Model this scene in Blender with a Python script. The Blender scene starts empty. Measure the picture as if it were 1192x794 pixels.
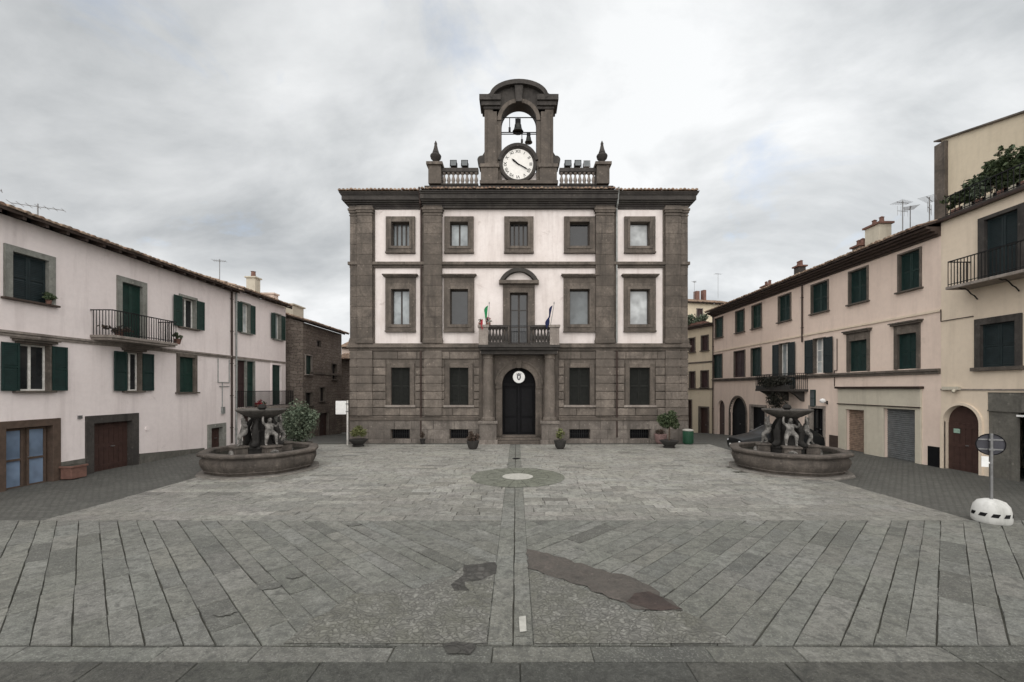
import bpy, bmesh, math, random
from mathutils import Vector, Matrix
R = math.radians
PI = math.pi
random.seed(7)
S = bpy.context.scene
COL = S.collection

# ------------------------------------------------------------------ camera
CAMH, FPX, CX, CY = 3.0, 500.0, 601.0, 452.0      # eye height, focal length and vanishing point in photo pixels
cam_d = bpy.data.cameras.new('camera'); cam = bpy.data.objects.new('camera', cam_d); COL.objects.link(cam)
cam.location = (0, 0, CAMH); cam.rotation_euler = (R(90), 0, 0)
cam_d.sensor_width = 36; cam_d.lens = 36 * FPX / 1192
cam_d.shift_x = -(CX - 596) / 1192; cam_d.shift_y = (CY - 397) / 1192
cam_d.clip_start = 0.1; cam_d.clip_end = 2000
S.camera = cam

# ------------------------------------------------------------------ light, sky, exposure
SUN_DIR = Vector((-0.06, -0.80, 0.60)).normalized()
w = bpy.data.worlds.new('World'); S.world = w; w.use_nodes = True
nt = w.node_tree; N = nt.nodes; L = nt.links
for n in list(N): N.remove(n)
def nd(tree, typ, **kw):
    n = tree.nodes.new(typ)
    for k, v in kw.items():
        if k in n.inputs: n.inputs[k].default_value = v
        else: setattr(n, k, v)
    return n
out = nd(nt, 'ShaderNodeOutputWorld'); bg = nd(nt, 'ShaderNodeBackground', Strength=0.1)
L.new(bg.outputs[0], out.inputs[0])
sky = nd(nt, 'ShaderNodeTexSky', sky_type='NISHITA', sun_disc=False)
sky.sun_elevation = math.asin(SUN_DIR.z); sky.sun_rotation = math.atan2(SUN_DIR.x, SUN_DIR.y)
tc = nd(nt, 'ShaderNodeTexCoord')
sep = nd(nt, 'ShaderNodeSeparateXYZ'); L.new(tc.outputs['Generated'], sep.inputs[0])
zc = nd(nt, 'ShaderNodeMath', operation='MAXIMUM'); L.new(sep.outputs[2], zc.inputs[0]); zc.inputs[1].default_value = 0.0
za = nd(nt, 'ShaderNodeMath', operation='ADD'); L.new(zc.outputs[0], za.inputs[0]); za.inputs[1].default_value = 0.55
dx = nd(nt, 'ShaderNodeMath', operation='DIVIDE'); L.new(sep.outputs[0], dx.inputs[0]); L.new(za.outputs[0], dx.inputs[1])
dy = nd(nt, 'ShaderNodeMath', operation='DIVIDE'); L.new(sep.outputs[1], dy.inputs[0]); L.new(za.outputs[0], dy.inputs[1])
cmb = nd(nt, 'ShaderNodeCombineXYZ'); L.new(dx.outputs[0], cmb.inputs[0]); L.new(dy.outputs[0], cmb.inputs[1])
n1 = nd(nt, 'ShaderNodeTexNoise', noise_dimensions='3D', Scale=2.5, Detail=9.0, Roughness=0.57, Distortion=0.35)
mp = nd(nt, 'ShaderNodeMapping'); mp.inputs['Location'].default_value = (3.1, 1.7, 0.6); mp.inputs['Scale'].default_value = (0.8, 1.25, 1)
L.new(cmb.outputs[0], mp.inputs[0]); L.new(mp.outputs[0], n1.inputs['Vector'])
r1 = nd(nt, 'ShaderNodeValToRGB'); L.new(n1.outputs['Fac'], r1.inputs[0])
r1.color_ramp.elements[0].position = 0.32; r1.color_ramp.elements[0].color = (0.50, 0.525, 0.545, 1)
r1.color_ramp.elements[1].position = 0.63; r1.color_ramp.elements[1].color = (0.91, 0.925, 0.935, 1)
# broad brightening of the cloud deck towards the front right, darker to the left
dg = nd(nt, 'ShaderNodeVectorMath', operation='DOT_PRODUCT'); L.new(tc.outputs['Generated'], dg.inputs[0])
dg.inputs[1].default_value = Vector((0.62, 0.72, 0.30)).normalized()
mr = nd(nt, 'ShaderNodeMapRange'); L.new(dg.outputs['Value'], mr.inputs[0])
mr.inputs[1].default_value = 0.1; mr.inputs[2].default_value = 1.0; mr.inputs[3].default_value = 3.3; mr.inputs[4].default_value = 4.15
# low band of brighter sky at the horizon
hz = nd(nt, 'ShaderNodeMapRange'); L.new(zc.outputs[0], hz.inputs[0])
hz.inputs[1].default_value = 0.0; hz.inputs[2].default_value = 0.32; hz.inputs[3].default_value = 1.2; hz.inputs[4].default_value = 1.0
hm = nd(nt, 'ShaderNodeMath', operation='MULTIPLY'); L.new(mr.outputs[0], hm.inputs[0]); L.new(hz.outputs[0], hm.inputs[1])
sc = nd(nt, 'ShaderNodeVectorMath', operation='SCALE'); L.new(r1.outputs[0], sc.inputs[0]); L.new(hm.outputs[0], sc.inputs['Scale'])
# a few thin gaps where blue shows through
n2 = nd(nt, 'ShaderNodeTexNoise', noise_dimensions='3D', Scale=2.6, Detail=8.0, Roughness=0.6, Distortion=0.5)
mp2 = nd(nt, 'ShaderNodeMapping'); mp2.inputs['Location'].default_value = (7.3, 4.2, 2.0)
L.new(cmb.outputs[0], mp2.inputs[0]); L.new(mp2.outputs[0], n2.inputs['Vector'])
r2 = nd(nt, 'ShaderNodeMapRange'); L.new(n2.outputs['Fac'], r2.inputs[0])
r2.inputs[1].default_value = 0.60; r2.inputs[2].default_value = 0.70; r2.inputs[3].default_value = 0.0; r2.inputs[4].default_value = 0.28
mx = nd(nt, 'ShaderNodeMix', data_type='RGBA'); L.new(r2.outputs[0], mx.inputs[0]); L.new(sc.outputs[0], mx.inputs[6]); L.new(sky.outputs[0], mx.inputs[7])
L.new(mx.outputs[2], bg.inputs['Color'])
sun_d = bpy.data.lights.new('sun', 'SUN'); sun_d.energy = 1.5; sun_d.angle = R(130); sun_d.color = (1.0, 0.955, 0.91)
sun = bpy.data.objects.new('sun', sun_d); COL.objects.link(sun); sun.location = (20, -30, 40)
sun.rotation_euler = (-SUN_DIR).to_track_quat('-Z', 'Y').to_euler()
S.view_settings.view_transform = 'Standard'; S.view_settings.look = 'None'
S.view_settings.exposure = 1.38; S.view_settings.gamma = 1.0; S.view_settings.use_curve_mapping = False
S.render.engine = 'CYCLES'

# ------------------------------------------------------------------ materials
MATS = {}
def base_mat(name, rough=0.8, spec=0.3):
    m = bpy.data.materials.new(name); m.use_nodes = True
    b = m.node_tree.nodes['Principled BSDF']
    b.inputs['Roughness'].default_value = rough; b.inputs['Specular IOR Level'].default_value = spec
    MATS[name] = m
    return m, m.node_tree, b
def coords(t, scale=(1, 1, 1)):
    c = nd(t, 'ShaderNodeTexCoord'); m = nd(t, 'ShaderNodeMapping'); m.inputs['Scale'].default_value = scale
    t.links.new(c.outputs['Object'], m.inputs[0]); return m.outputs[0]
def noise(t, vec, scale, detail=4, rough=0.6, dist=0.0):
    n = nd(t, 'ShaderNodeTexNoise', Scale=scale, Detail=float(detail), Roughness=rough, Distortion=dist)
    t.links.new(vec, n.inputs['Vector']); return n.outputs['Fac']
def ramp(t, fac, a, b, p0=0.35, p1=0.65):
    r = nd(t, 'ShaderNodeValToRGB'); t.links.new(fac, r.inputs[0])
    e = r.color_ramp.elements
    e[0].position = p0; e[0].color = (*a, 1) if len(a) == 3 else a
    e[1].position = p1; e[1].color = (*b, 1) if len(b) == 3 else b
    return r.outputs[0]
def mixc(t, fac, a, b, mode='MIX'):
    m = nd(t, 'ShaderNodeMix', data_type='RGBA', blend_type=mode)
    if isinstance(fac, (int, float)): m.inputs[0].default_value = fac
    else: t.links.new(fac, m.inputs[0])
    for i, x in ((6, a), (7, b)):
        if isinstance(x, tuple): m.inputs[i].default_value = (*x, 1)
        else: t.links.new(x, m.inputs[i])
    return m.outputs[2]
def bump(t, b, h, strength=0.4, dist=0.02):
    n = nd(t, 'ShaderNodeBump', Strength=strength, Distance=dist)
    t.links.new(h, n.inputs['Height']); t.links.new(n.outputs[0], b.inputs['Normal'])
def mulc(c, k): return tuple(x * k for x in c)
def addf(t, a, b, k=1.0):
    m = nd(t, 'ShaderNodeMath', operation='MULTIPLY_ADD'); t.links.new(b, m.inputs[0]); m.inputs[1].default_value = k; t.links.new(a, m.inputs[2]); return m.outputs[0]

def plaster(name, c, stain, amt=0.35, streak=0.3):
    m, t, b = base_mat(name, 0.9, 0.2)
    v = coords(t); big = noise(t, v, 0.35, 5, 0.65); fine = noise(t, v, 5.0, 5, 0.7)
    st = noise(t, coords(t, (2.2, 2.2, 0.22)), 1.0, 5, 0.65)
    a = mixc(t, ramp(t, big, (0, 0, 0), (amt,) * 3, 0.35, 0.75), c, stain)
    a = mixc(t, ramp(t, st, (0, 0, 0), (streak,) * 3, 0.50, 0.75), a, mulc(stain, 0.8))
    a = mixc(t, ramp(t, fine, (0, 0, 0), (0.16,) * 3, 0.40, 0.75), a, mulc(stain, 0.7))
    pt = noise(t, v, 1.1, 6, 0.75, 0.4)
    a = mixc(t, ramp(t, pt, (0, 0, 0), (amt * 1.1,) * 3, 0.62, 0.70), a, mulc(stain, 0.9))
    t.links.new(a, b.inputs['Base Color']); bump(t, b, addf(t, fine, pt, 0.6), 0.25, 0.01); return m
def stone(name, c, c2, scale=1.0, amt=0.8, bstr=0.5, isl=0.0):
    m, t, b = base_mat(name, 0.88, 0.25)
    v = coords(t); n1_ = noise(t, v, 1.1 * scale, 8, 0.75, 0.4); n2_ = noise(t, v, 9 * scale, 6, 0.75)
    st = noise(t, coords(t, (3.0, 3.0, 0.30)), 1.0, 6, 0.72)
    a = c
    if isl:
        g = nd(t, 'ShaderNodeNewGeometry'); a = mixc(t, g.outputs['Random Per Island'], mulc(c, 1 - isl), mulc(c, 1 + isl))
    a = mixc(t, ramp(t, n1_, (0, 0, 0), (amt,) * 3, 0.42, 0.62), a, c2)
    a = mixc(t, ramp(t, n1_, (0.55,) * 3, (0, 0, 0), 0.30, 0.43), a, mulc(c, 1.55))
    a = mixc(t, ramp(t, st, (0, 0, 0), (0.65,) * 3, 0.52, 0.68), a, mulc(c2, 0.55))
    a = mixc(t, ramp(t, n2_, (0, 0, 0), (0.55,) * 3, 0.44, 0.66), a, mulc(c, 0.5))
    vo = nd(t, 'ShaderNodeTexVoronoi', Scale=4.2 * scale); t.links.new(v, vo.inputs['Vector'])
    sp = noise(t, v, 2.4 * scale, 3, 0.6)
    lm = nd(t, 'ShaderNodeMath', operation='MULTIPLY')
    t.links.new(ramp(t, vo.outputs['Distance'], (1, 1, 1), (0, 0, 0), 0.10, 0.24), lm.inputs[0]); t.links.new(ramp(t, sp, (0, 0, 0), (0.45,) * 3, 0.5, 0.62), lm.inputs[1])
    a = mixc(t, lm.outputs[0], a, mulc(c, 2.0))
    t.links.new(a, b.inputs['Base Color']); bump(t, b, addf(t, n2_, n1_, 1.2), bstr, 0.03); return m
def simple(name, c, rough=0.6, spec=0.4, metal=0.0, var=0.25, scale=6.0):
    m, t, b = base_mat(name, rough, spec); b.inputs['Metallic'].default_value = metal
    v = coords(t); n_ = noise(t, v, scale, 4, 0.65)
    t.links.new(mixc(t, ramp(t, n_, (0, 0, 0), (1, 1, 1), 0.3, 0.7), mulc(c, 1 - var), mulc(c, 1 + var)), b.inputs['Base Color'])
    bump(t, b, n_, 0.15, 0.005); return m
def glass(name, c, rough=0.06, spec=0.6):
    m, t, b = base_mat(name, rough, spec); v = coords(t); n_ = noise(t, v, 1.7, 2, 0.5)
    t.links.new(mixc(t, ramp(t, n_, (0, 0, 0), (1, 1, 1)), mulc(c, 0.7), mulc(c, 1.25)), b.inputs['Base Color'])
    bump(t, b, n_, 0.05, 0.02); return m
def leaf(name, c1, c2):
    m, t, b = base_mat(name, 0.6, 0.3)
    g = nd(t, 'ShaderNodeNewGeometry')
    t.links.new(mixc(t, g.outputs['Random Per Island'], c1, c2), b.inputs['Base Color']); return m
def paving(name, c, moss, attr='tone', bstr=0.6, r0=0.5, r1=0.85):
    m, t, b = base_mat(name, 0.72, 0.4)
    v = coords(t); n1_ = noise(t, v, 0.55, 7, 0.74, 0.5); n2_ = noise(t, v, 13, 7, 0.8); n3_ = noise(t, v, 2.2, 8, 0.78, 0.8); n4_ = noise(t, v, 38, 3, 0.6)
    a = nd(t, 'ShaderNodeAttribute', attribute_name=attr)
    col = mixc(t, 1.0, c, a.outputs['Color'], 'MULTIPLY')
    col = mixc(t, ramp(t, n1_, (0, 0, 0), (0.7,) * 3, 0.44, 0.66), col, moss)
    col = mixc(t, ramp(t, n2_, (0, 0, 0), (0.78,) * 3, 0.46, 0.64), col, mulc(c, 0.40))
    col = mixc(t, ramp(t, n3_, (0, 0, 0), (0.70,) * 3, 0.54, 0.70), col, mulc(c, 0.42))
    col = mixc(t, ramp(t, n3_, (0.45,) * 3, (0, 0, 0), 0.28, 0.42), col, mulc(c, 1.5))
    col = mixc(t, ramp(t, n4_, (0, 0, 0), (0.65,) * 3, 0.54, 0.68), col, mulc(c, 1.65))
    n5_ = noise(t, v, 5.0, 6, 0.75, 0.6)
    col = mixc(t, ramp(t, n5_, (0, 0, 0), (0.72,) * 3, 0.49, 0.63), col, mulc(c, 0.45))
    col = mixc(t, ramp(t, n5_, (0.45,) * 3, (0, 0, 0), 0.30, 0.44), col, mulc(c, 1.45))
    st = noise(t, v, 1.35, 4, 0.6, 1.2)
    col = mixc(t, ramp(t, st, (0, 0, 0), (0.55,) * 3, 0.66, 0.70), col, mulc(c, 0.33))
    t.links.new(col, b.inputs['Base Color'])
    t.links.new(ramp(t, n3_, (r0,) * 3, (r1,) * 3), b.inputs['Roughness'])
    bump(t, b, addf(t, addf(t, n2_, n3_, 1.8), n5_, 1.2), bstr, 0.04); return m
def setts(name, c, sx=0.2, sy=0.11, mortar=0.012, bstr=0.9):
    m, t, b = base_mat(name, 0.75, 0.35)
    v = coords(t)
    wob = noise(t, v, 1.5, 2, 0.5)
    ad = nd(t, 'ShaderNodeVectorMath', operation='MULTIPLY_ADD'); t.links.new(wob, ad.inputs[0]); ad.inputs[1].default_value = (0.12, 0.12, 0); t.links.new(v, ad.inputs[2])
    br = nd(t, 'ShaderNodeTexBrick'); t.links.new(ad.outputs[0], br.inputs['Vector'])
    br.inputs['Scale'].default_value = 1.0; br.inputs['Brick Width'].default_value = sx; br.inputs['Row Height'].default_value = sy
    br.inputs['Mortar Size'].default_value = mortar; br.inputs['Mortar Smooth'].default_value = 0.5
    br.inputs['Color1'].default_value = (*mulc(c, 0.85), 1); br.inputs['Color2'].default_value = (*mulc(c, 1.2), 1); br.inputs['Mortar'].default_value = (*mulc(c, 0.5), 1)
    n1_ = noise(t, v, 0.5, 6, 0.7); n2_ = noise(t, v, 20, 4, 0.7)
    col = mixc(t, ramp(t, n1_, (0, 0, 0), (0.6,) * 3, 0.42, 0.7), br.outputs['Color'], mulc(c, 0.6))
    col = mixc(t, ramp(t, n2_, (0, 0, 0), (0.5,) * 3, 0.45, 0.7), col, mulc(c, 0.5))
    t.links.new(col, b.inputs['Base Color'])
    inv = nd(t, 'ShaderNodeMath', operation='MULTIPLY_ADD'); t.links.new(br.outputs['Fac'], inv.inputs[0]); inv.inputs[1].default_value = -1.0; t.links.new(n2_, inv.inputs[2])
    bump(t, b, inv.outputs[0], bstr, 0.02); return m
def cobble(name, c, moss, scale=9.0):
    m, t, b = base_mat(name, 0.75, 0.35)
    v0 = coords(t); wp = nd(t, 'ShaderNodeTexNoise', Scale=5.0, Detail=5.0); t.links.new(v0, wp.inputs['Vector'])
    va = nd(t, 'ShaderNodeVectorMath', operation='MULTIPLY_ADD'); t.links.new(wp.outputs['Color'], va.inputs[0]); va.inputs[1].default_value = (0.22, 0.22, 0); t.links.new(v0, va.inputs[2]); v = va.outputs[0]
    d = nd(t, 'ShaderNodeTexVoronoi', feature='DISTANCE_TO_EDGE', Scale=scale); t.links.new(v, d.inputs['Vector'])
    cv = nd(t, 'ShaderNodeTexVoronoi', Scale=scale); t.links.new(v, cv.inputs['Vector'])
    sp = nd(t, 'ShaderNodeSeparateColor'); t.links.new(cv.outputs['Color'], sp.inputs[0])
    col = mixc(t, sp.outputs[0], mulc(c, 0.72), mulc(c, 1.25))
    col = mixc(t, ramp(t, d.outputs['Distance'], (0.55, 0.55, 0.55), (0, 0, 0), 0.02, 0.16), col, mulc(c, 0.5))
    n1_ = noise(t, v, 1.1, 6, 0.7, 0.3)
    col = mixc(t, ramp(t, n1_, (0, 0, 0), (0.85,) * 3, 0.42, 0.60), col, moss)
    n2_ = noise(t, v, 16, 5, 0.7)
    col = mixc(t, ramp(t, n2_, (0, 0, 0), (0.6,) * 3, 0.45, 0.65), col, mulc(c, 0.40))
    n3_ = noise(t, v, 3.0, 6, 0.75, 0.5)
    col = mixc(t, ramp(t, n3_, (0, 0, 0), (0.7,) * 3, 0.52, 0.64), col, mulc(c, 0.5))
    col = mixc(t, ramp(t, n3_, (0.6,) * 3, (0, 0, 0), 0.32, 0.42), col, mulc(c, 1.5))
    t.links.new(col, b.inputs['Base Color'])
    bump(t, b, addf(t, ramp(t, d.outputs['Distance'], (0, 0, 0), (1, 1, 1), 0.0, 0.2), n2_, 0.4), 0.8, 0.02); return m
def masonry(name, c, c2, sx=0.55, sy=0.26):
    m, t, b = base_mat(name, 0.9, 0.2)
    cc = nd(t, 'ShaderNodeTexCoord'); sp = nd(t, 'ShaderNodeSeparateXYZ'); t.links.new(cc.outputs['Object'], sp.inputs[0])
    sm = nd(t, 'ShaderNodeMath', operation='ADD'); t.links.new(sp.outputs[0], sm.inputs[0]); t.links.new(sp.outputs[1], sm.inputs[1])
    cb = nd(t, 'ShaderNodeCombineXYZ'); t.links.new(sm.outputs[0], cb.inputs[0]); t.links.new(sp.outputs[2], cb.inputs[1])
    v = coords(t); wob = noise(t, v, 1.6, 3, 0.6)
    ad = nd(t, 'ShaderNodeVectorMath', operation='MULTIPLY_ADD'); t.links.new(wob, ad.inputs[0]); ad.inputs[1].default_value = (0.55, 0.5, 0); t.links.new(cb.outputs[0], ad.inputs[2])
    br = nd(t, 'ShaderNodeTexBrick'); t.links.new(ad.outputs[0], br.inputs['Vector'])
    br.inputs['Scale'].default_value = 1.0; br.inputs['Brick Width'].default_value = sx; br.inputs['Row Height'].default_value = sy
    br.inputs['Mortar Size'].default_value = 0.02; br.inputs['Mortar Smooth'].default_value = 0.4
    br.inputs['Color1'].default_value = (*c, 1); br.inputs['Color2'].default_value = (*c2, 1); br.inputs['Mortar'].default_value = (*mulc(c, 0.55), 1)
    n1_ = noise(t, v, 0.8, 6, 0.7); n2_ = noise(t, v, 9, 5, 0.7)
    col = mixc(t, ramp(t, n1_, (0, 0, 0), (0.7,) * 3, 0.42, 0.66), br.outputs['Color'], mulc(c, 0.5))
    col = mixc(t, ramp(t, n2_, (0, 0, 0), (0.5,) * 3, 0.45, 0.7), col, mulc(c2, 1.3))
    t.links.new(col, b.inputs['Base Color'])
    bump(t, b, addf(t, n2_, br.outputs['Fac'], -1.2), 0.7, 0.03); return m
def tiles(name, c1, c2):
    m, t, b = base_mat(name, 0.9, 0.2)
    g = nd(t, 'ShaderNodeNewGeometry'); v = coords(t); n_ = noise(t, v, 3.0, 5, 0.7)
    col = mixc(t, g.outputs['Random Per Island'], c1, c2)
    col = mixc(t, ramp(t, n_, (0, 0, 0), (0.8,) * 3, 0.45, 0.65), col, (0.05, 0.045, 0.035))
    t.links.new(col, b.inputs['Base Color']); bump(t, b, n_, 0.4, 0.02); return m

PEP = stone('peperino_stone', (0.150, 0.127, 0.107), (0.076, 0.066, 0.057), 1.0, 0.85, 0.6, 0.30)
PEPF = stone('pale_peperino_blocks', (0.190, 0.162, 0.138), (0.098, 0.085, 0.073), 1.0, 0.85, 0.6, 0.30)
PLN = stone('pale_plinth_stone', (0.205, 0.180, 0.158), (0.10, 0.088, 0.078), 1.2, 0.9, 0.6, 0.30)
PEPD = stone('weathered_dark_stone', (0.070, 0.063, 0.057), (0.038, 0.035, 0.033))
PEPL = stone('pale_trim_stone', (0.30, 0.265, 0.235), (0.20, 0.17, 0.15))
FSTONE = stone('fountain_stone', (0.128, 0.110, 0.095), (0.055, 0.048, 0.042), 1.3, 1.0, 0.7)
FPALE = stone('worn_step_stone', (0.22, 0.205, 0.185), (0.15, 0.138, 0.122), 1.4)
FBOWL = stone('grey_bowl_stone', (0.115, 0.105, 0.095), (0.045, 0.042, 0.038), 2.0, 0.9)
FDARK = stone('wet_dark_stone', (0.030, 0.028, 0.026), (0.016, 0.015, 0.014), 1.6, 0.8, 0.6)
MARBLE = stone('weathered_marble', (0.30, 0.285, 0.265), (0.045, 0.043, 0.039), 3.6, 1.0, 0.5)
GREYTRIM = stone('grey_window_stone', (0.26, 0.26, 0.235), (0.17, 0.17, 0.15))
PL_WHITE = plaster('white_plaster', (0.81, 0.75, 0.72), (0.54, 0.46, 0.42), 0.55, 0.45)
PL_PINK = plaster('pale_pink_plaster', (0.84, 0.765, 0.745), (0.60, 0.52, 0.50), 0.42, 0.42)
PL_PINK2 = plaster('pink_plaster_clean', (0.85, 0.775, 0.755), (0.62, 0.535, 0.515), 0.35, 0.28)
PL_ROSE = plaster('salmon_plaster', (0.76, 0.628, 0.540), (0.53, 0.42, 0.355), 0.4, 0.35)
PL_BEIGE = plaster('beige_plaster', (0.73, 0.625, 0.50), (0.52, 0.43, 0.335), 0.4, 0.35)
PL_YELL = plaster('cream_plaster', (0.66, 0.575, 0.44), (0.46, 0.385, 0.28), 0.4, 0.35)
PL_GREY = plaster('pale_grey_plaster', (0.57, 0.53, 0.435), (0.38, 0.34, 0.275), 0.4, 0.4)
PLINTH = stone('grey_plinth_cement', (0.155, 0.148, 0.130), (0.095, 0.092, 0.080))
RUBBLE = masonry('rubble_masonry', (0.145, 0.119, 0.101), (0.225, 0.19, 0.162), 0.42, 0.21)
ROOFT = tiles('clay_roof_tiles', (0.22, 0.14, 0.10), (0.36, 0.27, 0.20))
WOODD = simple('dark_eave_wood', (0.055, 0.038, 0.030), 0.8)
DOORW = simple('dark_brown_door', (0.050, 0.026, 0.021), 0.6)
WFRAME = simple('brown_door_frame', (0.085, 0.058, 0.043), 0.75)
GREEN = simple('dark_green_paint', (0.009, 0.027, 0.024), 0.55, 0.35)
GREEN2 = simple('green_paint', (0.011, 0.035, 0.027), 0.55, 0.35)
BLACKG = simple('blackish_green_paint', (0.013, 0.022, 0.024), 0.55, 0.35)
OLIVE = simple('blackish_shutter_wood', (0.014, 0.015, 0.013), 0.7, 0.2)
BROWNS = simple('brown_shutter_paint', (0.040, 0.020, 0.020), 0.6)
SASHW = simple('white_sash_paint', (0.68, 0.66, 0.62), 0.6)
SASHD = simple('dark_sash_wood', (0.040, 0.032, 0.027), 0.6)
IRON = simple('black_iron', (0.018, 0.018, 0.019), 0.5, 0.5, 0.6)
GALV = simple('grey_metal', (0.22, 0.22, 0.22), 0.5, 0.5, 0.7)
PIPE = simple('copper_brown_pipe', (0.058, 0.040, 0.034), 0.5, 0.4, 0.5)
PIPEG = simple('grey_pipe', (0.28, 0.29, 0.28), 0.5, 0.4, 0.3)
PIPEW = simple('white_pipe', (0.62, 0.60, 0.57), 0.6)
GL_D = glass('dark_window_glass', (0.020, 0.022, 0.024))
GL_C = glass('pale_reflection_glass', (0.30, 0.33, 0.34))  # pale base colour stands in for bright sky reflected in the panes
GL_M = glass('grey_window_glass', (0.11, 0.125, 0.13))
GL_W = glass('white_curtain_reflection_glass', (0.46, 0.48, 0.485))  # white curtain; in town hall panes, sky reflection put into the colour
GL_B = glass('blue_glazed_door', (0.17, 0.23, 0.32), 0.12)
GL_K = glass('black_opening', (0.006, 0.006, 0.007), 0.5, 0.1)
ROLLB = simple('slate_blue_roller', (0.150, 0.158, 0.160), 0.5, 0.4, 0.1)
ROLLT = simple('tan_roller', (0.26, 0.19, 0.145), 0.6, 0.3, 0.1, 0.4)
WHITE = simple('white_paint', (0.80, 0.80, 0.78), 0.6, 0.3, 0, 0.08)
DIRTYW = plaster('dirty_white_concrete', (0.66, 0.66, 0.64), (0.30, 0.30, 0.275), 0.8, 0.8)
BLACKP = simple('black_paint', (0.007, 0.007, 0.008), 0.6, 0.15)
CLOCKW = simple('clock_white', (0.78, 0.76, 0.72), 0.5, 0.3, 0, 0.06)
TERRA = simple('terracotta', (0.165, 0.088, 0.068), 0.85)
POTD = simple('dark_pot', (0.032, 0.030, 0.028), 0.7)
POTP = simple('pinkish_pot', (0.23, 0.15, 0.14), 0.8)
BINM = simple('green_bin_plastic', (0.020, 0.075, 0.042), 0.55)
BRONZE = simple('bell_bronze', (0.030, 0.032, 0.028), 0.5, 0.5, 0.6)
CARP = simple('black_car_paint', (0.006, 0.007, 0.008), 0.35, 0.25, 0, 0.1)
RUBBER = simple('tyre_rubber', (0.015, 0.015, 0.015), 0.85)
HEADL = simple('headlight_glass', (0.7, 0.72, 0.74), 0.1, 0.7)
FL_G = simple('flag_green', (0.02, 0.22, 0.08), 0.8)
FL_W = simple('flag_white', (0.75, 0.74, 0.71), 0.8, 0.3, 0, 0.06)
FL_R = simple('flag_red', (0.33, 0.02, 0.03), 0.8)
FL_B = simple('flag_navy', (0.012, 0.018, 0.07), 0.8)
FLOWR = leaf('red_blossom', (0.32, 0.02, 0.03), (0.20, 0.03, 0.04))
LEAFD = leaf('dark_leaves', (0.035, 0.055, 0.025), (0.075, 0.095, 0.045))
LEAFG = leaf('grey_green_leaves', (0.06, 0.085, 0.055), (0.13, 0.155, 0.105))
LEAFY = leaf('yellowish_leaves', (0.09, 0.11, 0.04), (0.17, 0.17, 0.07))
LEAFB = leaf('dried_leaves', (0.035, 0.028, 0.02), (0.09, 0.06, 0.045))
LEAFK = leaf('blackish_leaves', (0.010, 0.011, 0.008), (0.034, 0.032, 0.024))
BARK = simple('bark', (0.07, 0.05, 0.035), 0.9)
WATER = glass('still_water', (0.02, 0.024, 0.02), 0.03, 0.6)
SIGNB = simple('sign_back_grey', (0.055, 0.055, 0.065), 0.5, 0.4, 0.3)
NOTICE = simple('pale_green_notice', (0.30, 0.44, 0.36), 0.5)
PAVE = paving('paving_slab_stone', (0.200, 0.203, 0.185), (0.142, 0.145, 0.122), 'tone', 0.8)
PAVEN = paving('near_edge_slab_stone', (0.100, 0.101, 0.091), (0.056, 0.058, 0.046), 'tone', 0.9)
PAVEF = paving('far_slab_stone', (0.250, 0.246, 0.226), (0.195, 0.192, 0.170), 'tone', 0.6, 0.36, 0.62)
GREENST = paving('green_grey_stone', (0.175, 0.182, 0.150), (0.135, 0.145, 0.105), 'tone', 0.4)
PALEST = simple('pale_inlay_stone', (0.38, 0.375, 0.34), 0.8, 0.3, 0, 0.2, 9)
SETT = setts('basalt_setts', (0.112, 0.112, 0.101))
MORTAR = simple('joint_earth', (0.058, 0.057, 0.048), 0.95, 0.1, 0, 0.4)
COBB = cobble('moss_cobbles', (0.192, 0.190, 0.172), (0.132, 0.132, 0.108), 15.0)
REDP = stone('worn_brown_screed', (0.112, 0.099, 0.088), (0.085, 0.080, 0.072), 2.2, 1.0, 0.9)
DKRED = stone('dark_reddish_screed', (0.082, 0.062, 0.054), (0.058, 0.047, 0.043), 2.2, 1.0, 0.9)
DARKP = cobble('dark_patch', (0.075, 0.072, 0.066), (0.045, 0.045, 0.038), 7.0)

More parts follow.
